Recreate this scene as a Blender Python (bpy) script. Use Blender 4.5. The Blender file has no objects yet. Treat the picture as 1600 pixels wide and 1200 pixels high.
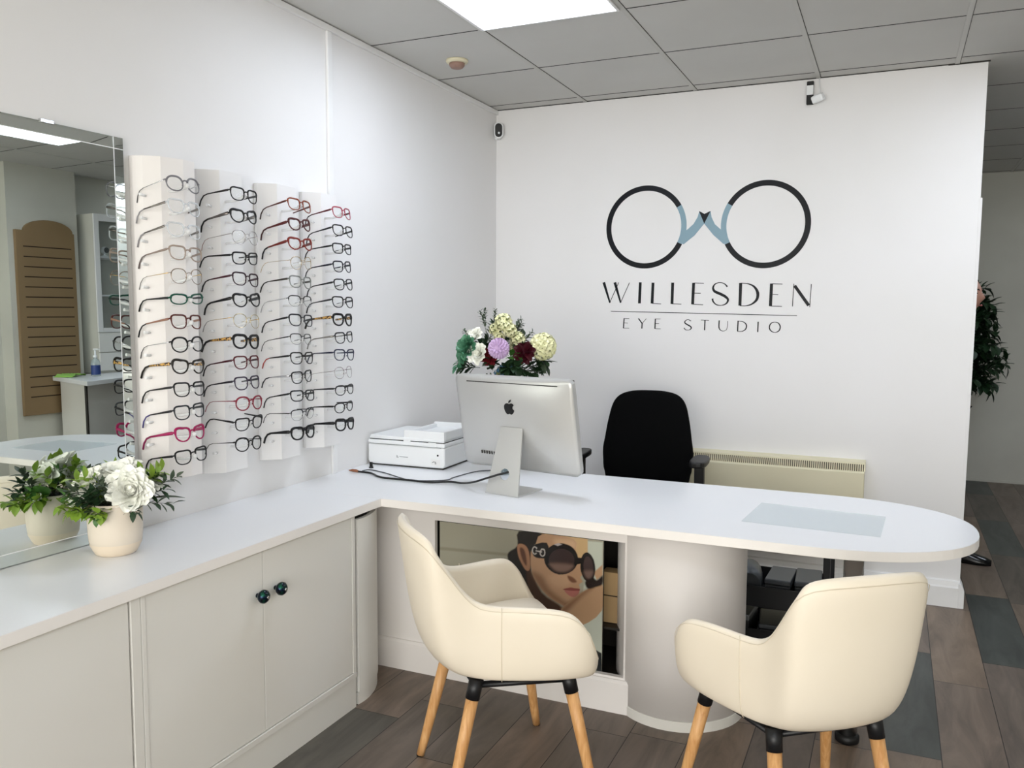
import bpy, bmesh, math, random
from mathutils import Vector, Matrix, Euler
PI = math.pi
SC = bpy.context.scene
COL = SC.collection
rnd = random.Random(7)

# ---------------------------------------------------------------- camera
cam_d = bpy.data.cameras.new('camera')
cam_d.sensor_width = 36.0
cam_d.lens = 29.832
cam_d.clip_start = 0.05
cam = bpy.data.objects.new('camera', cam_d)
COL.objects.link(cam)
_y, _p, _r = 0.42167, -0.08559, 0.00464
_f = Vector((-math.sin(_y)*math.cos(_p), math.cos(_y)*math.cos(_p), math.sin(_p)))
_rt = Vector((math.cos(_y), math.sin(_y), 0))
_u = _rt.cross(_f)
_R = _rt*math.cos(_r) + _u*math.sin(_r)
_U = -_rt*math.sin(_r) + _u*math.cos(_r)
cam.matrix_world = Matrix(((_R.x, _U.x, -_f.x, 2.1176), (_R.y, _U.y, -_f.y, -4.4865), (_R.z, _U.z, -_f.z, 1.4017), (0, 0, 0, 1)))
SC.camera = cam

# ---------------------------------------------------------------- world, light, exposure
SC.view_settings.view_transform = 'Standard'
SC.view_settings.look = 'None'
SC.view_settings.gamma = 1.0
SC.view_settings.exposure = 0.33
SC.view_settings.use_curve_mapping = False
world = bpy.data.worlds.new('world')
SC.world = world
world.use_nodes = True
bg = world.node_tree.nodes['Background']
bg.inputs[0].default_value = (1.0, 0.965, 0.92, 1)
bg.inputs[1].default_value = 6.5
PANEL_W = 12.5            # strength of the ceiling light panels
def portal(loc, rot, sx, sy):
    l = bpy.data.lights.new('window_daylight', 'AREA')
    l.shape = 'RECTANGLE'; l.size = sx; l.size_y = sy
    l.cycles.is_portal = True
    o = bpy.data.objects.new('window_daylight', l)
    COL.objects.link(o); o.location = loc; o.rotation_euler = rot
portal((2.1, -6.98, 1.35), (PI/2, 0, 0), 3.9, 2.2)

# ---------------------------------------------------------------- materials
def lin(c):
    r = []
    for v in c[:3]:
        v = v/255.0
        r.append(v/12.92 if v <= 0.04045 else ((v+0.055)/1.055)**2.4)
    return (r[0], r[1], r[2], 1.0)
def newmat(name):
    m = bpy.data.materials.new(name); m.use_nodes = True
    nt = m.node_tree
    return m, nt, nt.nodes['Principled BSDF']
def mat(name, c, rough=0.5, metal=0.0, spec=0.5, noise=None, bump=None, trans=0.0, coat=0.0, alpha=1.0, emit=None, ior=1.45, sheen=0.0):
    m, nt, b = newmat(name)
    b.inputs['Base Color'].default_value = lin(c)
    b.inputs['Roughness'].default_value = rough
    b.inputs['Metallic'].default_value = metal
    b.inputs['Specular IOR Level'].default_value = spec
    b.inputs['Transmission Weight'].default_value = trans
    b.inputs['Coat Weight'].default_value = coat
    b.inputs['IOR'].default_value = ior
    b.inputs['Sheen Weight'].default_value = sheen
    if emit:
        b.inputs['Emission Color'].default_value = lin(emit[0]); b.inputs['Emission Strength'].default_value = emit[1]
    tc = None
    if noise or bump:
        tc = nt.nodes.new('ShaderNodeTexCoord')
    if noise:      # (scale, second colour, amount)
        n = nt.nodes.new('ShaderNodeTexNoise'); n.inputs['Scale'].default_value = noise[0]; n.inputs['Detail'].default_value = 4
        nt.links.new(tc.outputs['Object'], n.inputs['Vector'])
        rp = nt.nodes.new('ShaderNodeMapRange'); rp.inputs['From Min'].default_value = 0.35; rp.inputs['From Max'].default_value = 0.65
        rp.inputs['To Max'].default_value = noise[2]
        nt.links.new(n.outputs['Fac'], rp.inputs['Value'])
        mx = nt.nodes.new('ShaderNodeMix'); mx.data_type = 'RGBA'
        mx.inputs['A'].default_value = lin(c); mx.inputs['B'].default_value = lin(noise[1])
        nt.links.new(rp.outputs['Result'], mx.inputs['Factor'])
        nt.links.new(mx.outputs['Result'], b.inputs['Base Color'])
    if bump:       # (scale, strength, distance)
        n2 = nt.nodes.new('ShaderNodeTexNoise'); n2.inputs['Scale'].default_value = bump[0]; n2.inputs['Detail'].default_value = 5
        nt.links.new(tc.outputs['Object'], n2.inputs['Vector'])
        bp = nt.nodes.new('ShaderNodeBump'); bp.inputs['Strength'].default_value = bump[1]; bp.inputs['Distance'].default_value = bump[2]
        nt.links.new(n2.outputs['Fac'], bp.inputs['Height'])
        nt.links.new(bp.outputs['Normal'], b.inputs['Normal'])
    return m
def clear(name, c, fac=0.12, rough=0.05):
    """thin transparent plastic or glass: mostly see-through with a gloss"""
    m = bpy.data.materials.new(name); m.use_nodes = True
    nt = m.node_tree; nt.nodes.clear()
    o = nt.nodes.new('ShaderNodeOutputMaterial'); mx = nt.nodes.new('ShaderNodeMixShader')
    t = nt.nodes.new('ShaderNodeBsdfTransparent'); p = nt.nodes.new('ShaderNodeBsdfPrincipled')
    t.inputs[0].default_value = lin((251, 252, 252))
    p.inputs['Base Color'].default_value = lin(c); p.inputs['Roughness'].default_value = rough
    mx.inputs[0].default_value = fac
    nt.links.new(t.outputs[0], mx.inputs[1]); nt.links.new(p.outputs[0], mx.inputs[2]); nt.links.new(mx.outputs[0], o.inputs[0])
    return m

M = {}
M['wall'] = mat('wall_paint', (236, 235, 235), 0.6, spec=0.3, noise=(1.3, (231, 230, 228), 0.6), bump=(60, 0.05, 0.002))
M['trim'] = mat('trim_paint', (238, 238, 238), 0.45, noise=(5, (228, 228, 226), 0.5))
M['old_wall'] = mat('old_wall_paint', (206, 205, 194), 0.7, noise=(1.6, (192, 190, 180), 0.7))
M['tile'] = mat('ceiling_tile', (208, 207, 203), 0.85, spec=0.1, noise=(2.2, (201, 200, 196), 0.6), bump=(220, 0.08, 0.001))
M['tbar'] = mat('ceiling_bar', (196, 195, 190), 0.5)
M['gap'] = mat('dark_gap', (52, 50, 48), 0.8)
M['lamp'] = mat('lamp_diffuser', (255, 255, 255), 0.6, emit=((232, 241, 255), PANEL_W))
M['laminate'] = mat('white_laminate', (240, 241, 243), 0.28, spec=0.5, coat=0.15, noise=(1.5, (235, 237, 241), 0.5))
M['edge'] = mat('white_edge_strip', (244, 240, 236), 0.4)
M['cab'] = mat('cabinet_white', (232, 231, 226), 0.35, noise=(1.1, (226, 224, 218), 0.6))
M['desk_white'] = mat('desk_panel_white', (240, 236, 233), 0.42, noise=(1.2, (234, 230, 227), 0.5))
M['leather'] = mat('cream_leather', (240, 230, 212), 0.42, spec=0.45, bump=(260, 0.12, 0.0006), noise=(3, (235, 224, 203), 0.5))
M['piping'] = mat('cream_seam', (224, 213, 192), 0.55)
M['black_metal'] = mat('black_metal', (20, 21, 24), 0.4)
M['black_plastic'] = mat('black_plastic', (14, 14, 15), 0.45)
M['black_fabric'] = mat('black_fabric', (9, 9, 10), 0.95, spec=0.1, bump=(500, 0.2, 0.001))
M['chrome'] = mat('chrome', (212, 212, 212), 0.2, metal=1.0)
M['alu'] = mat('aluminium', (206, 206, 204), 0.40, metal=0.6)
M['white_plastic'] = mat('white_plastic', (238, 240, 241), 0.35)
M['grey_plastic'] = mat('grey_plastic', (120, 124, 126), 0.5)
M['mirror'] = mat('mirror_silver', (226, 232, 228), 0.0, metal=1.0)
M['glass_edge'] = mat('mirror_glass_edge', (150, 172, 168), 0.1, spec=0.8)
M['heater'] = mat('heater_cream', (226, 219, 190), 0.5, noise=(3, (220, 212, 182), 0.5))
M['navy'] = mat('logo_navy', (10, 13, 20), 0.38, spec=0.22)
M['logo_blue'] = mat('logo_slate_blue', (128, 158, 172), 0.4)
M['pot'] = mat('pot_ceramic', (226, 214, 198), 0.4, noise=(6, (220, 208, 190), 0.5))
M['pot_lip'] = mat('pot_base_glaze', (234, 218, 196), 0.3)
M['soil'] = mat('dark_moss', (20, 24, 18), 0.9)
M['tan_wood'] = mat('slat_board_brown', (140, 116, 84), 0.6, noise=(2, (130, 107, 76), 0.7))
M['tan_dark'] = mat('slat_groove', (40, 28, 16), 0.8)
M['lens'] = clear('clear_lens', (235, 240, 242), 0.06)
M['peg'] = clear('clear_peg', (244, 244, 244), 0.8)
M['pane'] = clear('window_pane', (225, 235, 235), 0.06)
M['pad'] = clear('glass_pad', (232, 240, 242), 0.14)

def wood_mat():
    m, nt, b = newmat('oak_leg')
    tc = nt.nodes.new('ShaderNodeTexCoord'); mp = nt.nodes.new('ShaderNodeMapping'); mp.inputs['Scale'].default_value = (30, 30, 3)
    n = nt.nodes.new('ShaderNodeTexNoise'); n.inputs['Scale'].default_value = 3; n.inputs['Detail'].default_value = 6; n.inputs['Distortion'].default_value = 1
    nt.links.new(tc.outputs['Object'], mp.inputs[0]); nt.links.new(mp.outputs[0], n.inputs['Vector'])
    r = nt.nodes.new('ShaderNodeValToRGB')
    r.color_ramp.elements[0].color = lin((196, 140, 82)); r.color_ramp.elements[0].position = 0.3
    r.color_ramp.elements[1].color = lin((226, 178, 122)); r.color_ramp.elements[1].position = 0.7
    nt.links.new(n.outputs['Fac'], r.inputs[0]); nt.links.new(r.outputs[0], b.inputs['Base Color'])
    b.inputs['Roughness'].default_value = 0.45
    return m
M['oak'] = wood_mat()

def floor_mat():
    m, nt, b = newmat('plank_floor')
    N = nt.nodes; Lk = nt.links
    def mth(op, a, b_=None, c_=None):
        n = N.new('ShaderNodeMath'); n.operation = op
        for i, v in enumerate((a, b_, c_)):
            if v is None: continue
            if isinstance(v, (int, float)): n.inputs[i].default_value = v
            else: Lk.new(v, n.inputs[i])
        return n.outputs[0]
    tc = N.new('ShaderNodeTexCoord'); sp = N.new('ShaderNodeSeparateXYZ'); Lk.new(tc.outputs['Object'], sp.inputs[0])
    u = mth('DIVIDE', mth('SUBTRACT', sp.outputs[0], 0.424), 0.1885)
    ui = mth('FLOOR', u); uf = mth('FRACT', u)
    wn = N.new('ShaderNodeTexWhiteNoise'); wn.noise_dimensions = '1D'; Lk.new(ui, wn.inputs['W'])
    v = mth('ADD', mth('DIVIDE', sp.outputs[1], 0.92), mth('MULTIPLY', wn.outputs['Value'], 7.3))
    vi = mth('FLOOR', v); vf = mth('FRACT', v)
    cb = N.new('ShaderNodeCombineXYZ'); Lk.new(ui, cb.inputs[0]); Lk.new(vi, cb.inputs[1])
    w2 = N.new('ShaderNodeTexWhiteNoise'); w2.noise_dimensions = '2D'; Lk.new(cb.outputs[0], w2.inputs['Vector'])
    r = N.new('ShaderNodeValToRGB'); cr = r.color_ramp; cr.interpolation = 'LINEAR'
    cr.elements[0].position = 0.0; cr.elements[0].color = lin((78, 83, 80))
    cr.elements[1].position = 1.0; cr.elements[1].color = lin((150, 134, 122))
    for p, c in ((0.13, (84, 88, 84)), (0.17, (108, 99, 90)), (0.3, (118, 107, 98)), (0.5, (134, 118, 106)), (0.72, (122, 112, 102)), (0.88, (142, 124, 108))):
        e = cr.elements.new(p); e.color = lin(c)
    Lk.new(w2.outputs['Value'], r.inputs[0])
    mp = N.new('ShaderNodeMapping'); mp.inputs['Scale'].default_value = (9, 1.6, 1); Lk.new(tc.outputs['Object'], mp.inputs[0])
    ad = N.new('ShaderNodeVectorMath'); ad.operation = 'ADD'; Lk.new(mp.outputs[0], ad.inputs[0]); Lk.new(w2.outputs['Color'], ad.inputs[1])
    n1 = N.new('ShaderNodeTexNoise'); n1.inputs['Scale'].default_value = 1.4; n1.inputs['Detail'].default_value = 8; n1.inputs['Roughness'].default_value = 0.62
    n1.inputs['Distortion'].default_value = 0.8
    Lk.new(ad.outputs[0], n1.inputs['Vector'])
    r2 = N.new('ShaderNodeValToRGB'); r2.color_ramp.elements[0].position = 0.32; r2.color_ramp.elements[0].color = (0.48, 0.47, 0.46, 1)
    r2.color_ramp.elements[1].position = 0.7; r2.color_ramp.elements[1].color = (1.12, 1.1, 1.08, 1)
    Lk.new(n1.outputs['Fac'], r2.inputs[0])
    mx = N.new('ShaderNodeMix'); mx.data_type = 'RGBA'; mx.blend_type = 'MULTIPLY'; mx.inputs['Factor'].default_value = 0.85
    Lk.new(r.outputs[0], mx.inputs['A']); Lk.new(r2.outputs[0], mx.inputs['B'])
    # seams
    du = mth('MULTIPLY', mth('MINIMUM', uf, mth('SUBTRACT', 1.0, uf)), 0.1885)
    dv = mth('MULTIPLY', mth('MINIMUM', vf, mth('SUBTRACT', 1.0, vf)), 0.92)
    d = mth('MINIMUM', du, dv)
    s = mth('LESS_THAN', d, 0.0014)
    mx2 = N.new('ShaderNodeMix'); mx2.data_type = 'RGBA'; mx2.inputs['B'].default_value = lin((26, 23, 21))
    Lk.new(s, mx2.inputs['Factor']); Lk.new(mx.outputs['Result'], mx2.inputs['A'])
    Lk.new(mx2.outputs['Result'], b.inputs['Base Color'])
    b.inputs['Roughness'].default_value = 0.42
    b.inputs['Specular IOR Level'].default_value = 0.35
    bp = N.new('ShaderNodeBump'); bp.inputs['Strength'].default_value = 0.25; bp.inputs['Distance'].default_value = 0.002
    hh = mth('SUBTRACT', n1.outputs['Fac'], mth('MULTIPLY', s, 1.5))
    Lk.new(hh, bp.inputs['Height']); Lk.new(bp.outputs['Normal'], b.inputs['Normal'])
    return m
M['floor'] = floor_mat()
_cm = {}
def cmat(c, rough=0.45, metal=0.0, spec=0.5):
    k = (tuple(c), rough, metal)
    if k not in _cm:
        _cm[k] = mat('tint_%d_%d_%d' % tuple(c), c, rough, metal, spec)
    return _cm[k]

# ---------------------------------------------------------------- mesh helpers
class MB:
    def __init__(self):
        self.v = []; self.f = []; self.s = []; self.m = []
    def add(self, vs, fs, smooth=False, mi=0):
        b = len(self.v)
        self.v += [tuple(p) for p in vs]
        for f in fs:
            self.f.append([b+i for i in f]); self.s.append(smooth); self.m.append(mi)
        return self
    def box(self, x0, x1, y0, y1, z0, z1, mi=0):
        vs = [(x, y, z) for z in (z0, z1) for y in (y0, y1) for x in (x0, x1)]
        return self.add(vs, [(0, 2, 3, 1), (4, 5, 7, 6), (0, 1, 5, 4), (2, 6, 7, 3), (0, 4, 6, 2), (1, 3, 7, 5)], mi=mi)
    def prism(self, pts, z0, z1, axis='z', mi=0, smooth=False):
        """extrude polygon pts (a,b): axis z -> (a,b,z); y -> (a,z,b) ; x -> (z,a,b)"""
        def P(a, b, h):
            return (a, b, h) if axis == 'z' else ((a, h, b) if axis == 'y' else (h, a, b))
        n = len(pts)
        vs = [P(a, b, z0) for a, b in pts] + [P(a, b, z1) for a, b in pts]
        b0 = len(self.v)
        self.add(vs, [list(range(n))[::-1], list(range(n, 2*n))], False, mi)
        for i in range(n):
            j = (i+1) % n
            self.f.append([b0+i, b0+j, b0+n+j, b0+n+i]); self.s.append(smooth); self.m.append(mi)
        return self
    def lathe(self, prof, c=(0, 0, 0), n=32, axis='z', mi=0, smooth=True, cap=True):
        vs = []
        for r, h in prof:
            for k in range(n):
                a = 2*PI*k/n
                x, y = r*math.cos(a), r*math.sin(a)
                p = (x, y, h) if axis == 'z' else ((x, h, y) if axis == 'y' else (h, x, y))
                vs.append((p[0]+c[0], p[1]+c[1], p[2]+c[2]))
        fs = []
        for i in range(len(prof)-1):
            for k in range(n):
                k2 = (k+1) % n
                fs.append((i*n+k, i*n+k2, (i+1)*n+k2, (i+1)*n+k))
        self.add(vs, fs, smooth, mi)
        if cap:
            b = len(self.v)-len(vs)
            self.f.append([b+k for k in range(n)][::-1]); self.s.append(False); self.m.append(mi)
            self.f.append([b+(len(prof)-1)*n+k for k in range(n)]); self.s.append(False); self.m.append(mi)
        return self
    def tube(self, path, r, n=8, r2=None, closed=False, mi=0, smooth=True, up=(0, 0, 1)):
        """sweep an ellipse (r sideways, r2 along 'up') along path; r may be a list"""
        P = [Vector(p) for p in path]; m = len(P)
        rs = r if isinstance(r, (list, tuple)) else [r]*m
        r2s = rs if r2 is None else (r2 if isinstance(r2, (list, tuple)) else [r2]*m)
        vs = []
        for i, p in enumerate(P):
            if closed: t = P[(i+1) % m]-P[i-1]
            else: t = P[min(i+1, m-1)]-P[max(i-1, 0)]
            t.normalize()
            U = Vector(up); s = t.cross(U)
            if s.length < 1e-3: s = t.cross(Vector((1, 0, 0)))
            s.normalize(); U = s.cross(t).normalized()
            for k in range(n):
                a = 2*PI*k/n + PI/n
                vs.append(p + s*rs[i]*math.cos(a) + U*r2s[i]*math.sin(a))
        fs = []
        for i in range(m if closed else m-1):
            j = (i+1) % m
            for k in range(n):
                k2 = (k+1) % n
                fs.append((i*n+k, i*n+k2, j*n+k2, j*n+k))
        self.add(vs, fs, smooth, mi)
        if not closed:
            b = len(self.v)-len(vs)
            self.f.append([b+k for k in range(n)][::-1]); self.s.append(False); self.m.append(mi)
            self.f.append([b+(m-1)*n+k for k in range(n)]); self.s.append(False); self.m.append(mi)
        return self
    def sphere(self, c, rx, ry=None, rz=None, nu=16, nv=10, mi=0):
        ry = ry or rx; rz = rz or rx
        vs = []; fs = []
        for i in range(nv+1):
            ph = PI*i/nv
            for k in range(nu):
                a = 2*PI*k/nu
                vs.append((c[0]+rx*math.sin(ph)*math.cos(a), c[1]+ry*math.sin(ph)*math.sin(a), c[2]+rz*math.cos(ph)))
        for i in range(nv):
            for k in range(nu):
                k2 = (k+1) % nu
                fs.append((i*nu+k, (i+1)*nu+k, (i+1)*nu+k2, i*nu+k2))
        return self.add(vs, fs, True, mi)
    def build(self, name, m, parent=None, loc=None, rot=None, bevel=0, seg=2, subsurf=0, solid=0):
        me = bpy.data.meshes.new(name)
        me.from_pydata(self.v, [], self.f)
        for p, s, mi in zip(me.polygons, self.s, self.m):
            p.use_smooth = s; p.material_index = mi
        bm = bmesh.new(); bm.from_mesh(me)
        bmesh.ops.remove_doubles(bm, verts=bm.verts, dist=1e-6)
        bmesh.ops.recalc_face_normals(bm, faces=bm.faces)
        bm.to_mesh(me); bm.free()
        for x in (m if isinstance(m, (list, tuple)) else [m]): me.materials.append(x)
        o = bpy.data.objects.new(name, me); COL.objects.link(o)
        if parent: o.parent = parent
        if loc: o.location = loc
        if rot: o.rotation_euler = rot
        if solid:
            md = o.modifiers.new('solid', 'SOLIDIFY'); md.thickness = solid; md.offset = 0
        if bevel:
            md = o.modifiers.new('bevel', 'BEVEL'); md.width = bevel; md.segments = seg; md.limit_method = 'ANGLE'; md.angle_limit = math.radians(40)
            md.harden_normals = False
        if subsurf:
            md = o.modifiers.new('sub', 'SUBSURF'); md.levels = subsurf; md.render_levels = subsurf
        return o
def bez(a, b, c, d, n):
    A, B, C, D = map(Vector, (a, b, c, d))
    return [A*(1-t)**3 + B*3*t*(1-t)**2 + C*3*t*t*(1-t) + D*t**3 for t in [i/n for i in range(n+1)]]
def catmull(pts, n=6, closed=False):
    P = [Vector(p) for p in pts]; out = []; m = len(P)
    for i in range(m if closed else m-1):
        p0 = P[i-1] if (closed or i > 0) else P[0]*2-P[1]
        p1 = P[i]; p2 = P[(i+1) % m]
        p3 = P[(i+2) % m] if (closed or i+2 < m) else P[-1]*2-P[-2]
        for k in range(n):
            t = k/n
            out.append(0.5*((2*p1)+(p2-p0)*t+(2*p0-5*p1+4*p2-p3)*t*t+(3*p1-p0-3*p2+p3)*t**3))
    if not closed: out.append(P[-1])
    return out
def thing(name, label, cat, loc=(0, 0, 0), rotz=0.0, group=None):
    o = bpy.data.objects.new(name, None); COL.objects.link(o)
    o.empty_display_size = 0.05
    o.location = loc; o.rotation_euler = (0, 0, rotz)
    return tag(o, label, cat, group)
def tag(o, label, cat, group=None):
    o['label'] = label; o['category'] = cat
    if group: o['group'] = group
    return o
def struct(o):
    o['kind'] = 'structure'; return o
def setmat(o, m):
    for s in o.material_slots:
        s.link = 'OBJECT'; s.material = m
def dup(o, parent=None):
    c = o.copy(); COL.objects.link(c)
    if parent: c.parent = parent
    return c
def dup_tree(o, parent=None):
    c = dup(o, parent)
    for ch in list(o.children): dup_tree(ch, c)
    return c

LETTERS= [('letter_w', [([(0.655, 1.562), (0.692, 1.45)], [0.01512, 0.0084]), ([(0.69, 1.45), (0.74, 1.56)], [0.00336, 0.00336]), ([(0.718, 1.561), (0.753, 1.45)], [0.01512, 0.0084]), ([(0.752, 1.45), (0.801, 1.559)], [0.00336, 0.00336])]), ('letter_i', [([(0.861, 1.56), (0.858, 1.447)], [0.01512, 0.01512])]), ('letter_l', [([(0.931, 1.558), (0.928, 1.447)], [0.01512, 0.01512]), ([(0.928, 1.447), (0.977, 1.444)], [0.00336, 0.00336])]), ('letter_l', [([(1.038, 1.557), (1.036, 1.444)], [0.01512, 0.01512]), ([(1.036, 1.445), (1.086, 1.443)], [0.00336, 0.00336])]), ('letter_e', [([(1.149, 1.555), (1.146, 1.442)], [0.01512, 0.01512]), ([(1.149, 1.554), (1.203, 1.552)], [0.00336, 0.00336]), ([(1.148, 1.501), (1.187, 1.5)], [0.00336, 0.00336]), ([(1.146, 1.443), (1.201, 1.44)], [0.00336, 0.00336])]), ('letter_s', [([(1.324, 1.533), (1.309, 1.548), (1.285, 1.555), (1.261, 1.547), (1.251, 1.529), (1.259, 1.51), (1.289, 1.496), (1.315, 1.482), (1.329, 1.466), (1.321, 1.447), (1.298, 1.437), (1.271, 1.44), (1.253, 1.457), (1.249, 1.472)], [0.00756, 0.00504, 0.00336, 0.00588, 0.01008, 0.01344, 0.01428, 0.01344, 0.01092, 0.00756, 0.00336, 0.00504, 0.00756, 0.00924])]), ('letter_d', [([(1.391, 1.552), (1.39, 1.436)], [0.01512, 0.01512]), ([(1.391, 1.551), (1.429, 1.547), (1.459, 1.532), (1.477, 1.502), (1.474, 1.468), (1.45, 1.444), (1.421, 1.435), (1.39, 1.435)], [0.00336, 0.00504, 0.01008, 0.01512, 0.01344, 0.00756, 0.0042, 0.00336])]), ('letter_e', [([(1.544, 1.547), (1.542, 1.433)], [0.01512, 0.01512]), ([(1.544, 1.546), (1.597, 1.544)], [0.00336, 0.00336]), ([(1.543, 1.493), (1.578, 1.491)], [0.00336, 0.00336]), ([(1.542, 1.434), (1.598, 1.432)], [0.00336, 0.00336])]), ('letter_n', [([(1.652, 1.545), (1.649, 1.432)], [0.00336, 0.00336]), ([(1.656, 1.536), (1.726, 1.437)], [0.01512, 0.01512]), ([(1.735, 1.543), (1.731, 1.429)], [0.00336, 0.00336])]), ('underline', [([(0.698, 1.404), (1.672, 1.386)], [0.00336, 0.00336])]), ('letter_e', [([(0.774, 1.366), (0.771, 1.312)], [0.00588, 0.00588]), ([(0.773, 1.365), (0.803, 1.365)], [0.00252, 0.00252]), ([(0.773, 1.341), (0.795, 1.34)], [0.00252, 0.00252]), ([(0.771, 1.312), (0.803, 1.312)], [0.00252, 0.00252])]), ('letter_y', [([(0.854, 1.366), (0.875, 1.339)], [0.00588, 0.00588]), ([(0.898, 1.365), (0.875, 1.339)], [0.00252, 0.00252]), ([(0.875, 1.34), (0.874, 1.311)], [0.00588, 0.00588])]), ('letter_e', [([(0.948, 1.365), (0.946, 1.311)], [0.00588, 0.00588]), ([(0.948, 1.364), (0.976, 1.364)], [0.00252, 0.00252]), ([(0.947, 1.339), (0.968, 1.339)], [0.00252, 0.00252]), ([(0.946, 1.311), (0.977, 1.311)], [0.00252, 0.00252])]), ('letter_s', [([(1.14, 1.354), (1.124, 1.362), (1.11, 1.355), (1.107, 1.345), (1.121, 1.335), (1.137, 1.326), (1.142, 1.316), (1.13, 1.307), (1.112, 1.308), (1.103, 1.318)], [0.0042, 0.00252, 0.0042, 0.00588, 0.00672, 0.00672, 0.00588, 0.00252, 0.00336, 0.00504])]), ('letter_t', [([(1.192, 1.36), (1.234, 1.359)], [0.00252, 0.00252]), ([(1.213, 1.359), (1.212, 1.307)], [0.00588, 0.00588])]), ('letter_u', [([(1.287, 1.359), (1.286, 1.325), (1.294, 1.309), (1.309, 1.304), (1.324, 1.31), (1.329, 1.325), (1.33, 1.356)], [0.00588, 0.00588, 0.0042, 0.00252, 0.00252, 0.00252, 0.00252])]), ('letter_d', [([(1.383, 1.358), (1.382, 1.303)], [0.00588, 0.00588]), ([(1.383, 1.356), (1.408, 1.353), (1.425, 1.338), (1.423, 1.317), (1.406, 1.304), (1.382, 1.303)], [0.00252, 0.00336, 0.00588, 0.00588, 0.00336, 0.00252])]), ('letter_i', [([(1.484, 1.354), (1.483, 1.301)], [0.00588, 0.00588])]), ('letter_o', [([(1.593, 1.327), (1.592, 1.32), (1.59, 1.314), (1.586, 1.308), (1.58, 1.304), (1.574, 1.301), (1.567, 1.3), (1.561, 1.301), (1.554, 1.304), (1.549, 1.308), (1.544, 1.313), (1.541, 1.32), (1.54, 1.326), (1.541, 1.333), (1.543, 1.34), (1.547, 1.345), (1.553, 1.35), (1.559, 1.352), (1.566, 1.353), (1.573, 1.352), (1.579, 1.35), (1.585, 1.346), (1.589, 1.34), (1.592, 1.334), (1.593, 1.327)], [0.00588, 0.00577, 0.00543, 0.0049, 0.0042, 0.00339, 0.00252, 0.00339, 0.0042, 0.0049, 0.00543, 0.00577, 0.00588, 0.00577, 0.00543, 0.0049, 0.0042, 0.00339, 0.00252, 0.00339, 0.0042, 0.0049, 0.00543, 0.00577, 0.00588])])]
FINS= {'blue': [[(1.113, 1.835), (1.142, 1.861), (1.162, 1.895), (1.17, 1.923), (1.197, 1.86), (1.148, 1.801), (1.091, 1.756), (1.068, 1.774), (1.088, 1.82)], [(1.281, 1.829), (1.252, 1.855), (1.234, 1.892), (1.228, 1.923), (1.197, 1.86), (1.246, 1.8), (1.299, 1.752), (1.319, 1.769), (1.304, 1.813)]], 'dark': [[(1.168, 1.927), (1.197, 1.91), (1.228, 1.924), (1.197, 1.86)]]}
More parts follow.
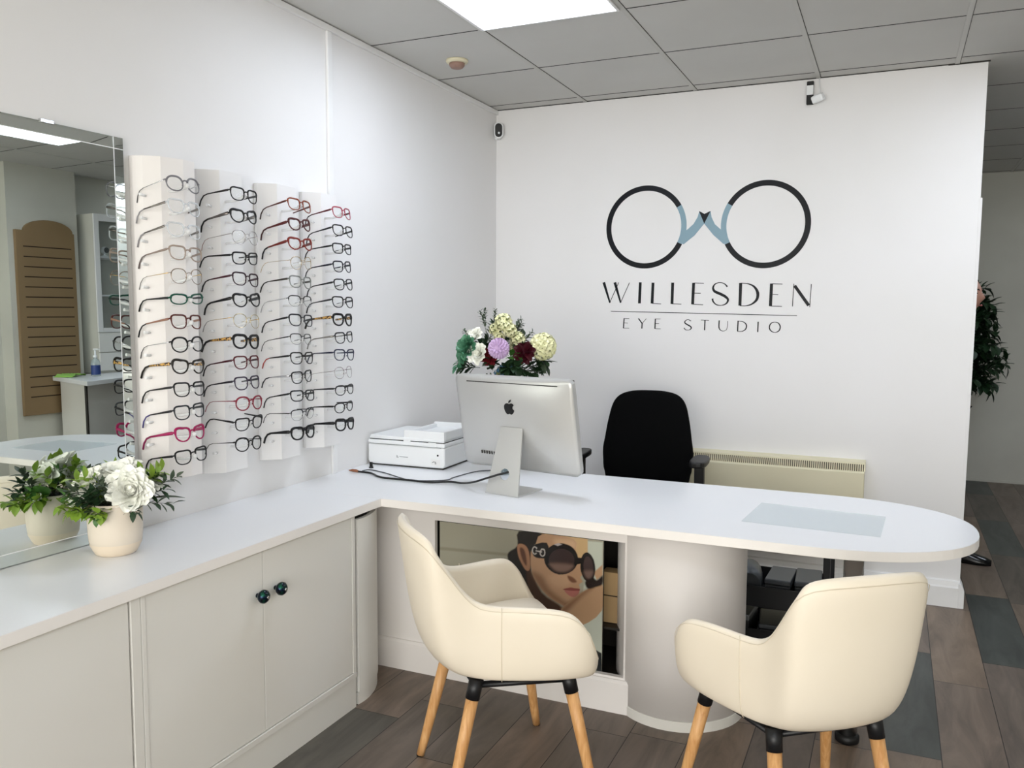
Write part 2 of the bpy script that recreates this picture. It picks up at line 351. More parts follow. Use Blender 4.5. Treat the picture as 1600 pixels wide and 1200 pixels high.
POSTER= [('bg', [(0.553, 0.606), (1.215, 0.599), (1.219, 0.105), (0.551, 0.115)], (168, 165, 147)), ('bgband', [(0.553, 0.5), (0.897, 0.512), (0.897, 0.502), (0.553, 0.488)], (150, 147, 128)), ('bglow', [(0.553, 0.425), (0.933, 0.441), (0.935, 0.137), (0.552, 0.124)], (150, 150, 132)), ('light', [(1.158, 0.592), (1.214, 0.594), (1.218, 0.171), (1.173, 0.212), (1.125, 0.287), (1.159, 0.504)], (196, 202, 188)), ('tan', [(0.976, 0.602), (1.159, 0.601), (1.161, 0.48), (1.106, 0.481), (0.976, 0.563)], (205, 172, 126)), ('hair', [(0.893, 0.598), (0.995, 0.598), (0.985, 0.564), (0.957, 0.556), (0.946, 0.526), (0.943, 0.451), (0.962, 0.395), (0.997, 0.358), (1.017, 0.328), (0.987, 0.319), (0.938, 0.358), (0.913, 0.422), (0.874, 0.454), (0.85, 0.489), (0.853, 0.515), (0.888, 0.544)], (28, 22, 20)), ('jaw_shadow', [(0.94, 0.459), (0.986, 0.382), (1.048, 0.349), (1.074, 0.328), (1.057, 0.319), (1.004, 0.317), (0.962, 0.336), (0.933, 0.391), (0.924, 0.448)], (66, 44, 32)), ('face', [(0.985, 0.597), (1.107, 0.593), (1.114, 0.547), (1.133, 0.5), (1.145, 0.474), (1.134, 0.458), (1.142, 0.443), (1.129, 0.431), (1.132, 0.417), (1.126, 0.385), (1.106, 0.349), (1.086, 0.341), (1.056, 0.349), (1.013, 0.369), (0.973, 0.405), (0.946, 0.451), (0.941, 0.525), (0.96, 0.557)], (186, 148, 116)), ('face_shade', [(0.946, 0.451), (0.986, 0.444), (1.012, 0.402), (1.065, 0.368), (1.106, 0.351), (1.086, 0.341), (1.056, 0.349), (1.013, 0.369), (0.973, 0.405)], (128, 92, 68)), ('forehead_light', [(1.037, 0.586), (1.107, 0.59), (1.112, 0.559), (1.046, 0.559)], (208, 172, 138)), ('cheek', [(1.012, 0.447), (1.081, 0.461), (1.098, 0.434), (1.073, 0.41), (1.03, 0.413)], (202, 164, 132)), ('ear', [(0.889, 0.548), (0.916, 0.55), (0.934, 0.525), (0.939, 0.465), (0.922, 0.456), (0.9, 0.487), (0.889, 0.515)], (170, 124, 94)), ('ear_in', [(0.897, 0.535), (0.913, 0.534), (0.923, 0.505), (0.924, 0.473), (0.907, 0.496)], (96, 62, 46)), ('nose_shadow', [(1.085, 0.457), (1.105, 0.454), (1.12, 0.44), (1.105, 0.434), (1.09, 0.442)], (120, 80, 60)), ('lip_up', [(1.067, 0.404), (1.095, 0.415), (1.111, 0.415), (1.131, 0.415), (1.129, 0.407), (1.099, 0.403)], (134, 70, 66)), ('lip_low', [(1.073, 0.401), (1.099, 0.403), (1.129, 0.407), (1.126, 0.395), (1.112, 0.382), (1.092, 0.385)], (176, 110, 100)), ('arm', [(1.063, 0.333), (1.116, 0.384), (1.162, 0.419), (1.215, 0.445), (1.215, 0.348), (1.142, 0.283), (1.117, 0.308), (1.074, 0.318)], (184, 148, 114)), ('arm_shade', [(1.063, 0.333), (1.116, 0.384), (1.162, 0.419), (1.183, 0.427), (1.141, 0.387), (1.099, 0.34), (1.074, 0.318)], (140, 104, 78)), ('arm_hi', [(1.182, 0.482), (1.215, 0.514), (1.216, 0.475), (1.195, 0.456)], (188, 150, 116)), ('hair_r', [(1.151, 0.444), (1.178, 0.464), (1.195, 0.456), (1.216, 0.475), (1.216, 0.444), (1.191, 0.43), (1.162, 0.42)], (36, 26, 24)), ('cloth', [(1.173, 0.21), (1.216, 0.193), (1.219, 0.109), (1.183, 0.108), (1.196, 0.165)], (30, 34, 36)), ('neck', [(0.951, 0.36), (1.004, 0.322), (1.057, 0.321), (1.066, 0.277), (0.934, 0.256), (0.934, 0.332)], (120, 88, 66)), ('temple', [(0.945, 0.548), (1.004, 0.568), (1.01, 0.516), (0.985, 0.508), (0.954, 0.512)], (26, 22, 24)), ('frame_l', [(1.124, 0.514), (1.12, 0.502), (1.114, 0.49), (1.105, 0.479), (1.093, 0.47), (1.08, 0.463), (1.066, 0.459), (1.051, 0.457), (1.037, 0.459), (1.024, 0.464), (1.013, 0.471), (1.004, 0.48), (0.997, 0.491), (0.994, 0.504), (0.995, 0.517), (0.998, 0.53), (1.005, 0.542), (1.014, 0.553), (1.026, 0.562), (1.039, 0.568), (1.054, 0.572), (1.068, 0.573), (1.082, 0.571), (1.095, 0.567), (1.106, 0.56), (1.115, 0.55), (1.121, 0.539), (1.124, 0.527)], (20, 17, 19)), ('frame_r', [(1.188, 0.505), (1.189, 0.493), (1.188, 0.481), (1.186, 0.471), (1.183, 0.461), (1.178, 0.454), (1.173, 0.449), (1.167, 0.446), (1.161, 0.446), (1.154, 0.448), (1.148, 0.453), (1.143, 0.461), (1.139, 0.47), (1.135, 0.48), (1.133, 0.492), (1.133, 0.504), (1.133, 0.515), (1.135, 0.526), (1.139, 0.535), (1.143, 0.543), (1.149, 0.548), (1.155, 0.551), (1.161, 0.551), (1.167, 0.548), (1.173, 0.543), (1.178, 0.536), (1.183, 0.527), (1.186, 0.516)], (20, 17, 19)), ('bridge', [(1.11, 0.528), (1.144, 0.529), (1.144, 0.51), (1.114, 0.501)], (20, 17, 19)), ('lens_l', [(1.11, 0.51), (1.108, 0.5), (1.103, 0.491), (1.096, 0.483), (1.087, 0.477), (1.077, 0.472), (1.066, 0.469), (1.055, 0.468), (1.044, 0.469), (1.034, 0.472), (1.026, 0.478), (1.019, 0.485), (1.014, 0.493), (1.012, 0.502), (1.012, 0.512), (1.015, 0.521), (1.02, 0.53), (1.027, 0.538), (1.036, 0.545), (1.046, 0.55), (1.057, 0.553), (1.068, 0.554), (1.078, 0.552), (1.088, 0.549), (1.097, 0.544), (1.104, 0.537), (1.108, 0.529), (1.111, 0.519)], (58, 44, 44)), ('lens_l2', [(1.019, 0.494), (1.102, 0.5), (1.096, 0.481), (1.072, 0.469), (1.042, 0.468), (1.024, 0.48)], (140, 112, 100)), ('lens_r', [(1.181, 0.502), (1.182, 0.493), (1.182, 0.484), (1.18, 0.476), (1.178, 0.469), (1.175, 0.464), (1.172, 0.46), (1.168, 0.458), (1.164, 0.458), (1.16, 0.46), (1.156, 0.464), (1.152, 0.47), (1.149, 0.477), (1.146, 0.485), (1.145, 0.494), (1.144, 0.503), (1.145, 0.511), (1.146, 0.519), (1.148, 0.526), (1.151, 0.532), (1.155, 0.536), (1.159, 0.537), (1.163, 0.537), (1.167, 0.535), (1.171, 0.531), (1.175, 0.526), (1.178, 0.519), (1.18, 0.511)], (66, 52, 52)), ('lens_r2', [(1.148, 0.482), (1.179, 0.486), (1.174, 0.465), (1.161, 0.457), (1.151, 0.465)], (130, 104, 94)), ('glint', [(1.03, 0.565), (1.05, 0.572), (1.063, 0.568), (1.046, 0.561)], (180, 170, 170)), ('bit', [(0.965, 0.524), (0.961, 0.52), (0.96, 0.524), (0.962, 0.527)], (190, 184, 178)), ('bit', [(0.961, 0.52), (0.957, 0.518), (0.957, 0.523), (0.96, 0.524)], (190, 184, 178)), ('bit', [(0.957, 0.518), (0.953, 0.519), (0.954, 0.524), (0.957, 0.523)], (190, 184, 178)), ('bit', [(0.953, 0.519), (0.949, 0.522), (0.952, 0.526), (0.954, 0.524)], (190, 184, 178)), ('bit', [(0.949, 0.522), (0.946, 0.527), (0.95, 0.529), (0.952, 0.526)], (190, 184, 178)), ('bit', [(0.946, 0.527), (0.945, 0.533), (0.95, 0.533), (0.95, 0.529)], (190, 184, 178)), ('bit', [(0.945, 0.533), (0.946, 0.539), (0.95, 0.537), (0.95, 0.533)], (190, 184, 178)), ('bit', [(0.946, 0.539), (0.949, 0.544), (0.952, 0.541), (0.95, 0.537)], (190, 184, 178)), ('bit', [(0.949, 0.544), (0.952, 0.548), (0.954, 0.544), (0.952, 0.541)], (190, 184, 178)), ('bit', [(0.952, 0.548), (0.957, 0.55), (0.957, 0.545), (0.954, 0.544)], (190, 184, 178)), ('bit', [(0.957, 0.55), (0.961, 0.549), (0.96, 0.544), (0.957, 0.545)], (190, 184, 178)), ('bit', [(0.961, 0.549), (0.965, 0.546), (0.962, 0.542), (0.96, 0.544)], (190, 184, 178)), ('bit', [(0.965, 0.546), (0.967, 0.541), (0.963, 0.539), (0.962, 0.542)], (190, 184, 178)), ('bit', [(0.999, 0.531), (0.998, 0.525), (0.994, 0.526), (0.995, 0.53)], (190, 184, 178)), ('bit', [(0.998, 0.525), (0.996, 0.519), (0.993, 0.523), (0.994, 0.526)], (190, 184, 178)), ('bit', [(0.996, 0.519), (0.992, 0.516), (0.99, 0.52), (0.993, 0.523)], (190, 184, 178)), ('bit', [(0.992, 0.516), (0.988, 0.514), (0.988, 0.519), (0.99, 0.52)], (190, 184, 178)), ('bit', [(0.988, 0.514), (0.983, 0.515), (0.985, 0.519), (0.988, 0.519)], (190, 184, 178)), ('bit', [(0.983, 0.515), (0.98, 0.517), (0.983, 0.521), (0.985, 0.519)], (190, 184, 178)), ('bit', [(0.98, 0.517), (0.977, 0.522), (0.981, 0.525), (0.983, 0.521)], (190, 184, 178)), ('bit', [(0.977, 0.522), (0.976, 0.528), (0.981, 0.529), (0.981, 0.525)], (190, 184, 178)), ('bit', [(0.976, 0.528), (0.977, 0.534), (0.981, 0.533), (0.981, 0.529)], (190, 184, 178)), ('bit', [(0.977, 0.534), (0.98, 0.54), (0.983, 0.537), (0.981, 0.533)], (190, 184, 178)), ('bit', [(0.98, 0.54), (0.983, 0.544), (0.985, 0.539), (0.983, 0.537)], (190, 184, 178)), ('bit', [(0.983, 0.544), (0.988, 0.545), (0.988, 0.54), (0.985, 0.539)], (190, 184, 178)), ('bit', [(0.988, 0.545), (0.992, 0.545), (0.99, 0.54), (0.988, 0.54)], (190, 184, 178)), ('bit', [(0.992, 0.545), (0.996, 0.542), (0.993, 0.538), (0.99, 0.54)], (190, 184, 178)), ('bit', [(0.996, 0.542), (0.998, 0.537), (0.994, 0.534), (0.993, 0.538)], (190, 184, 178)), ('bit', [(0.998, 0.537), (0.999, 0.531), (0.995, 0.53), (0.994, 0.534)], (190, 184, 178)), ('bit', [(0.96, 0.536), (0.985, 0.534), (0.985, 0.529), (0.961, 0.531)], (190, 184, 178))]

# ================================================================ the setting
CZ = 2.543
struct(MB().box(0, 4.17, -7, 3.53, -0.05, 0).build('floor', M['floor']))
struct(MB().box(-0.1, 0, -7, 3.63, -0.05, CZ+0.06).build('wall_left', M['wall']))
struct(MB().prism([(0, 0), (2.447, 0), (2.462, CZ), (0, CZ)], 0, 0.12, 'y').build('wall_back', M['wall']))
struct(MB().box(0, 4.17, 3.53, 3.63, -0.05, CZ+0.06).build('wall_far', M['old_wall']))
struct(MB().prism([(4.17, -7), (4.17, -0.48), (4.03, -0.48), (4.03, 0.085), (4.17, 0.085), (4.17, 3.63), (4.3, 3.63), (4.3, -7)], -0.05, CZ+0.06).build('wall_right', M['old_wall']))
wf = MB()
wf.box(0, 0.15, -7.1, -7, -0.05, CZ+0.06); wf.box(4.05, 4.17, -7.1, -7, -0.05, CZ+0.06)
wf.box(0.15, 4.05, -7.1, -7, -0.05, 0.25); wf.box(0.15, 4.05, -7.1, -7, 2.45, CZ+0.06)
struct(wf.build('wall_front', M['wall']))
w1 = MB()
for x in (0.15, 2.08, 4.0): w1.box(x, x+0.05, -7.07, -7.03, 0.25, 2.45)
w1.box(0.15, 4.05, -7.07, -7.03, 0.25, 0.30); w1.box(0.15, 4.05, -7.07, -7.03, 2.40, 2.45)
w1 = struct(w1.build('window_1', M['alu']))
MB().box(0.18, 4.02, -7.052, -7.048, 0.28, 2.42).build('pane', M['pane'], w1)
struct(MB().box(0, 4.17, -7, 3.53, CZ, CZ+0.06).build('ceiling', M['tile']))
XB = [0.536+0.6*k for k in range(7)]
YB = [-0.1026-0.5926*k for k in range(-6, 12)]
tb = MB()
for x in XB: tb.box(x-0.010, x+0.010, -7, 3.53, CZ-0.003, CZ)
struct(tb.build('trim_1', M['tbar']))
tb = MB()
for x in XB:
    tb.box(x+0.010, x+0.0125, -7, 3.53, CZ-0.0015, CZ)
for y in YB:
    if -7 < y < 3.5: tb.box(0, 4.17, y-0.0028, y+0.0028, CZ-0.0012, CZ)
tb.box(0.0, 2.462, -0.004, 0, CZ-0.004, CZ); tb.box(0, 0.003, -7, 0, CZ-0.003, CZ)
tb.box(2.3, 2.47, -0.006, 0.0, CZ-0.006, CZ)
struct(tb.build('trim_2', M['gap']))
# painted wall angle under the ceiling, joint strip and skirtings
struct(MB().box(0, 0.014, -7, -0.001, CZ-0.028, CZ-0.004).build('trim_3', M['trim'], bevel=0.002))
struct(MB().box(0, 0.012, -1.606, -1.574, 0.722, CZ-0.028).build('trim_4', M['trim'], bevel=0.003))
b = MB().prism([(0, 0), (-0.022, 0), (-0.022, 0.095), (-0.016, 0.103), (-0.012, 0.125), (0, 0.13)], 0.0, 2.45, 'x')
struct(b.build('baseboard_back', M['trim']))
b = MB().box(2.447, 2.472, -0.024, 0.12, 0, 0.088); b.prism([(2.447, 0.088), (2.472, 0.088), (2.458, 0.118), (2.447, 0.118)], -0.024, 0.12, 'y')
struct(b.build('baseboard_right', M['trim'], bevel=0.002))
b = MB().box(2.47, 4.17, 3.518, 3.53, 0, 0.02)
struct(b.build('baseboard_far', M['old_wall']))
# end of wall: little corner bead
struct(MB().prism([(2.440, 0.0), (2.452, 0.0), (2.466, 1.93), (2.454, 1.93)], -0.003, 0.0, 'y').build('trim_5', M['wall']))

# ================================================================ ceiling lights
def ceiling_light(x, y, label):
    t = thing('ceiling_light', label, 'ceiling light', (x, y, CZ), 0, 'square ceiling light panels')
    f = MB(); a = 0.29; w = 0.012
    f.box(-a, a, -a, -a+w, -0.010, 0); f.box(-a, a, a-w, a, -0.010, 0)
    f.box(-a, -a+w, -a+w, a-w, -0.010, 0); f.box(a-w, a, -a+w, a-w, -0.010, 0)
    f.build('frame', M['trim'], t, bevel=0.002)
    MB().box(-a+w, a-w, -a+w, a-w, -0.006, -0.002).build('diffuser', M['lamp'], t)
    return t
ceiling_light(0.836, -1.288-0.2963, 'square white light panel at the top edge of the photo, between grey tiles')
ceiling_light(2.857, -0.94, 'square light panel whose reflection crosses the top of the mirror')
ceiling_light(3.836, 1.38, 'added unseen light panel brightening the room behind the white wall, out of direct view')  # added panel, there only to brighten the far wall and back room
ceiling_light(2.636, -4.55, 'assumed unseen light panel in the ceiling behind the camera')  # assumed panel out of view, kept to light the chair backs
#ceiling_light(0.836, -4.55, 'square light panel above the white cabinets behind the camera')

# ================================================================ ceiling and wall devices
t = thing('smoke_detector', 'small round cream smoke detector with brown centre on ceiling tile', 'smoke detector', (0.25, -0.954, CZ))
MB().lathe([(0.050, 0), (0.052, -0.006), (0.046, -0.014), (0.030, -0.016)], n=32).build('base', M['heater'], t)
MB().lathe([(0.036, -0.014), (0.035, -0.026), (0.026, -0.036), (0.014, -0.037)], n=32).build('sensor_head', mat('detector_brown', (150, 120, 108), 0.5), t)
t = thing('corner_camera', 'small white camera with black oval face high in wall corner', 'camera', (0.020, -0.020, 2.42))
b = MB(); b.box(-0.020, 0.012, -0.012, 0.020, -0.045, 0.045); b.build('mount', M['white_plastic'], t, bevel=0.006)
def capsule(rx, rz, n=12):
    return [(rx*math.cos(a), rz+rx*math.sin(a)) for a in [PI*k/n for k in range(n+1)]] + [(rx*math.cos(a), -rz+rx*math.sin(a)) for a in [PI+PI*k/n for k in range(n+1)]]
o = MB().prism(capsule(0.027, 0.018), -0.012, 0.012, 'y').build('body', M['white_plastic'], t, loc=(0.012, -0.018, 0), rot=(0, 0, math.radians(24)), bevel=0.005)
o = MB().prism(capsule(0.020, 0.018), -0.018, -0.0125, 'y').build('black_face', M['black_plastic'], t, loc=(0.012, -0.018, 0), rot=(0, 0, math.radians(24)), bevel=0.003)
tag(o, None, None) if False else None
MB().lathe([(0.006, -0.0205), (0.004, -0.0175)], axis='y', n=16).build('lens', M['chrome'], t, loc=(0.014, -0.018, -0.016), rot=(0, 0, math.radians(24)))
t = thing('wall_sensor', 'white wall sensor on black bracket with thin cable at ceiling', 'sensor', (1.70, 0, 2.46))
b = MB(); b.box(-0.016, 0.016, -0.020, 0, -0.045, 0.066); b.build('bracket', M['black_plastic'], t, bevel=0.003)
MB().box(-0.0155, 0.0155, -0.024, -0.020, 0.0, 0.045).build('label_plate', M['white_plastic'], t, bevel=0.001)
b = MB(); b.box(-0.028, 0.028, -0.042, 0.0, -0.018, 0.018)
b.build('sensor_body', M['white_plastic'], t, loc=(0.046, -0.030, -0.020), rot=(math.radians(18), math.radians(-14), math.radians(-20)), bevel=0.009, seg=3)
MB().tube([(0.012, -0.02, -0.024), (0.03, -0.03, -0.022)], 0.010, n=10).build('swivel', M['black_plastic'], t)
MB().tube([(0.046, -0.035, -0.004), (0.044, -0.02, 0.03), (0.04, -0.008, 0.08)], 0.0025, n=8).build('cable', M['white_plastic'], t)

# ================================================================ wall heater
t = thing('wall_heater', 'long cream electric panel heater on back wall behind desk', 'heater', (1.385, 0, 0.20))
W = 0.63
MB().prism([(0, 0.0), (-0.085, 0.0), (-0.085, 0.425), (-0.081, 0.431), (-0.060, 0.431), (0, 0.431)], -W, W, 'x').build('body', M['heater'], t, bevel=0.003)
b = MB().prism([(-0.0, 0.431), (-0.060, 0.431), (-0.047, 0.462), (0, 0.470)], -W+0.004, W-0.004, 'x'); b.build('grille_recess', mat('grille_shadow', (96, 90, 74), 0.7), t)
b = MB()
for k in range(126):
    x = -W+0.008+k*0.01
    b.prism([(-0.001, 0.431), (-0.066, 0.431), (-0.052, 0.466), (-0.001, 0.476)], x, x+0.0045, 'x')
b.build('grille', M['heater'], t)
b = MB(); b.prism([(0, 0.464), (-0.054, 0.464), (-0.052, 0.472), (0, 0.480)], -W, W, 'x')
for s in (-1, 1): b.prism([(0, 0.431), (-0.068, 0.431), (-0.052, 0.472), (0, 0.480)], s*W-0.003, s*W+0.003, 'x')
b.build('top_cap', M['heater'], t)

# ================================================================ worktop (one continuous L shaped slab)
def end_curve(n=30, c=(1.90, -1.532), a=0.484, bb=0.386, e=2.25):
    r = []
    for k in range(n+1):
        th = -PI/2 + PI*k/n
        cs, sn = math.cos(th), math.sin(th)
        r.append((c[0]+a*abs(cs)**(2/e), c[1]+bb*math.copysign(abs(sn)**(2/e), sn)))
    return r
ZT = 0.722
pts = [(0.001, -3.95), (0.444, -3.95), (0.444, -1.912)] + end_curve() + [(0.42, -1.150), (0.42, -0.96), (0.001, -0.96)]
wt = thing('worktop', 'white L shaped worktop running along the wall and out to a rounded desk end', 'worktop', (0, 0, 0.692))
MB().prism(pts, 0.0, 0.0296).build('slab', M['edge'], wt, bevel=0.0015)
MB().prism(pts, 0.0297, 0.0302).build('top_surface', M['laminate'], wt)
MB().box(0.001, 0.444, -1.9135, -1.9125, 0.0303, 0.0305).build('joint_line', M['cab'], wt)
# ================================================================ base cabinets
def knob_mesh():
    return MB().lathe([(0.007, 0), (0.007, 0.010), (0.016, 0.014), (0.0205, 0.022), (0.020, 0.030), (0.014, 0.037), (0.006, 0.040)], axis='x', n=24)
green_knob = None
def knob_mat():
    m, nt, b = newmat('peacock_metal')
    tc = nt.nodes.new('ShaderNodeTexCoord'); n = nt.nodes.new('ShaderNodeTexVoronoi'); n.inputs['Scale'].default_value = 90
    nt.links.new(tc.outputs['Object'], n.inputs['Vector'])
    r = nt.nodes.new('ShaderNodeValToRGB'); r.color_ramp.elements[0].color = lin((18, 40, 66)); r.color_ramp.elements[1].color = lin((40, 120, 96))
    e = r.color_ramp.elements.new(0.6); e.color = lin((20, 24, 30))
    nt.links.new(n.outputs['Color'], r.inputs[0]); nt.links.new(r.outputs[0], b.inputs['Base Color'])
    b.inputs['Metallic'].default_value = 0.7; b.inputs['Roughness'].default_value = 0.15
    return m
KM = knob_mat()
def base_cabinet(y0, y1, doors, label, stile0=0.0, stile1=0.0):
    t = thing('base_cabinet', label, 'cabinet', (0.0, y0, 0), 0, 'white base cabinets under the worktop')
    L = y1-y0
    b = MB(); b.box(0.001, 0.405, 0.001, L-0.001, 0.0, 0.690); b.build('carcass', M['gap'], t)
    b = MB()
    b.box(0.405, 0.430, 0.001, L-0.001, 0.0, 0.108)
    b.build('plinth', M['cab'], t, bevel=0.001)
    b = MB(); b.box(0.405, 0.434, 0.001, L-0.001, 0.110, 0.129)
    if stile0: b.box(0.405, 0.432, 0.001, stile0, 0.129, 0.690)
    if stile1: b.box(0.405, 0.432, L-stile1, L-0.001, 0.129, 0.690)
    b.box(0.405, 0.425, stile0 or 0.001, L-(stile1 or 0.001), 0.687, 0.690)
    b.build('face_frame', M['cab'], t, bevel=0.001)
    for (a, c, ky) in doors:
        d = MB().box(0.408, 0.430, a-y0+0.0012, c-y0-0.0012, 0.1315, 0.6865).build('door', M['cab'], t, bevel=0.0012)
        if ky is not None:
            k = knob_mesh().build('knob', KM, d, loc=(0.430, ky-y0, 0.560))
            MB().lathe([(0.005, 0.0398), (0.004, 0.043)], axis='x', n=12).build('knob_stud', M['chrome'], k)
    return t
base_cabinet(-2.985, -2.060, [(-2.970, -2.5335, -2.560), (-2.5335, -2.078, -2.480)], 'white double door cabinet with two dark green metallic knobs', 0.015, 0.018)
base_cabinet(-3.93, -2.985, [(-3.92, -3.47, None), (-3.47, -3.020, None)], 'plain white cabinet at bottom left corner of photo, no knobs visible', 0.01, 0.030)
# rounded corner cabinet
t = thing('corner_cabinet', 'narrow curved white end panel between the cabinets and the desk front', 'cabinet', (0, -2.055, 0))
arc = [(0.431, 0.012), (0.434, 0.05), (0.430, 0.09), (0.418, 0.135), (0.398, 0.18), (0.370, 0.225), (0.332, 0.27), (0.286, 0.308)]
arc = [(p.x, p.y) for p in catmull([(x, y, 0) for x, y in arc], 4)]
MB().prism([(0.03, 0.002), (0.400, 0.002), (0.400, 0.05), (0.385, 0.12), (0.35, 0.19), (0.26, 0.30), (0.03, 0.30)], 0.0, 0.6915).build('carcass', M['gap'], t)
inn = [(x-0.016, y) for x, y in arc][::-1]
MB().prism(arc+inn, 0.045, 0.672, smooth=False).build('curved_panel', M['cab'], t)
pl = [(x-0.004, y) for x, y in arc]; pin = [(x-0.02, y) for x, y in arc][::-1]
MB().prism(pl+pin, 0.0, 0.043).build('plinth', M['cab'], t)

# ================================================================ desk base
t = thing('desk_base', 'white desk front panel with square niche, round drum pedestal and chrome leg', 'desk', (0, 0, 0))
YF = -1.71
b = MB()
b.box(0.270, 0.553, YF, YF+0.02, 0.118, 0.6915); b.box(0.553, 1.303, YF, YF+0.02, 0.608, 0.6915); b.box(0.553, 1.303, YF, YF+0.02, 0.108, 0.126)
b.box(1.303, 1.335, YF, YF+0.02, 0.108, 0.6915)
b.build('front_panel', M['desk_white'], t)
MB().prism([(YF, 0), (YF-0.014, 0), (YF-0.014, 0.108), (YF-0.008, 0.118), (YF, 0.118)], 0.270, 1.325, 'x').build('skirting', M['desk_white'], t)
b = MB(); b.box(0.540, 0.552, YF+0.021, -1.42, 0.05, 0.65); b.box(1.304, 1.316, YF+0.021, -1.42, 0.05, 0.65)
b.box(0.552, 1.304, -1.432, -1.42, 0.05, 0.65); b.box(0.552, 1.304, YF+0.021, -1.432, 0.105, 0.117); b.box(0.552, 1.304, YF+0.021, -1.432, 0.62, 0.632)
b.build('niche_box', mat('niche_dark', (34, 31, 26), 0.5), t)
dr = MB().lathe([(0.225, 0.036), (0.225, 0.6915)], n=96).build('drum', M['desk_white'], t, loc=(1.462, -1.545, 0))
MB().lathe([(0.2272, 0.0), (0.2272, 0.033), (0.2252, 0.035)], n=96, smooth=False).build('base_ring', M['cab'], dr)
b = MB(); b.box(0.30, 1.30, -1.30, -1.28, 0.0, 0.6915); b.build('rear_panel', M['desk_white'], t)
lg = MB().lathe([(0.031, 0.026), (0.031, 0.684)], n=40).build('desk_leg', M['chrome'], t, loc=(2.03, -1.585, 0))
MB().lathe([(0.036, 0.0), (0.038, 0.004), (0.038, 0.020), (0.031, 0.028)], n=40).build('foot', M['black_plastic'], lg)
MB().lathe([(0.050, 0.684), (0.050, 0.6915)], n=32).build('top_plate', M['chrome'], lg)
MB().box(1.10, 1.3035, -1.67, -1.433, 0.276, 0.284).build('niche_shelf', bpy.data.materials['niche_dark'], t)
tc_ = thing('carton', 'small tan carton on the dark niche shelf beside the poster', 'box', (1.232, -1.60, 0.2855))
MB().box(-0.040, 0.030, -0.03, 0.03, 0.0, 0.185).build('carton_body', mat('carton_tan', (176, 146, 104), 0.7), tc_, bevel=0.002)
MB().box(-0.041, 0.031, -0.0308, -0.0302, 0.098, 0.102).build('seam', M['tan_dark'], tc_)

# ================================================================ poster in the niche
def build_poster():
    import numpy as np
    X0, X1, Z0, Z1 = 0.560, 1.219, 0.1175, 0.600
    t = thing('poster', 'poster of a woman in big dark sunglasses, set in the desk niche', 'poster', (X0, -1.685, Z0))
    b = MB(); b.box(0, X1-X0, -0.004, 0.004, 0, Z1-Z0+0.004); b.build('board', mat('poster_edge', (22, 20, 18), 0.4), t)
    nx, nz = 330, 242
    gx, gz = np.meshgrid(np.linspace(X0+0.003, X1-0.001, nx), np.linspace(Z0, Z1, nz))
    def L3(c): return np.array(lin(c)[:3])
    img = np.zeros((nz, nx, 3)) + L3((168, 165, 147))
    blur = {'face': .0015, 'hair': .003, 'jaw_shadow': .006, 'face_shade': .014, 'cheek': .014, 'forehead_light': .014, 'arm_shade': .012, 'arm_hi': .003, 'neck': .010, 'nose_shadow': .004,
            'lip_up': .0015, 'lip_low': .002, 'ear': .002, 'ear_in': .004, 'tan': .002, 'bgband': .004, 'bglow': .02, 'light': .003, 'hair_r': .004, 'lens_l2': .010, 'lens_r2': .010, 'glint': .001, 'bit': .0007}
    smooth = ('face', 'hair', 'jaw_shadow', 'ear', 'ear_in', 'arm', 'face_shade', 'cheek', 'lip_low', 'lip_up', 'arm_shade', 'hair_r', 'forehead_light', 'temple', 'neck', 'nose_shadow', 'lens_l2', 'lens_r2')
    for n, pts, c in POSTER:
        q = list(pts)
        if n in smooth: q = [(p.x, p.y) for p in catmull([(x, z, 0) for x, z in q], 3, closed=True)]
        w = blur.get(n, .0012); m = len(q)
        inside = np.zeros(gx.shape, bool); d2 = np.full(gx.shape, 1e9)
        for i in range(m):
            x1, z1 = q[i]; x2, z2 = q[(i+1) % m]
            if abs(z2-z1) > 1e-12:
                cr = ((z1 > gz) != (z2 > gz)) & (gx < (x2-x1)*(gz-z1)/(z2-z1)+x1); inside ^= cr
            ex, ez = x2-x1, z2-z1; l2 = ex*ex+ez*ez+1e-12
            tt = np.clip(((gx-x1)*ex+(gz-z1)*ez)/l2, 0, 1)
            d2 = np.minimum(d2, (gx-x1-tt*ex)**2+(gz-z1-tt*ez)**2)
        sd = np.sqrt(d2)*np.where(inside, 1, -1)
        a = np.clip(sd/w*0.5+0.5, 0, 1); a = a*a*(3-2*a)
        if n in ('lens_l2', 'lens_r2', 'cheek', 'face_shade'): a = a*0.75
        img = img*(1-a[..., None])+L3(c)*a[..., None]
    b = MB(); V = [(float(x)-X0, -0.0045, float(z)-Z0) for x, z in zip(gx.ravel(), gz.ravel())]
    F = [(i*nx+k, i*nx+k+1, (i+1)*nx+k+1, (i+1)*nx+k) for i in range(nz-1) for k in range(nx-1)]
    me = bpy.data.meshes.new('print'); me.from_pydata(V, [], F)
    at = me.color_attributes.new('ink', 'FLOAT_COLOR', 'POINT')
    at.data.foreach_set('color', np.concatenate([img.reshape(-1, 3), np.ones((nx*nz, 1))], 1).astype('f').ravel())
    m_, nt, bs = newmat('poster_print'); vc = nt.nodes.new('ShaderNodeVertexColor'); vc.layer_name = 'ink'
    nt.links.new(vc.outputs[0], bs.inputs['Base Color']); bs.inputs['Roughness'].default_value = 0.25
    me.materials.append(m_)
    o = bpy.data.objects.new('print', me); COL.objects.link(o); o.parent = t
    return t

build_poster()
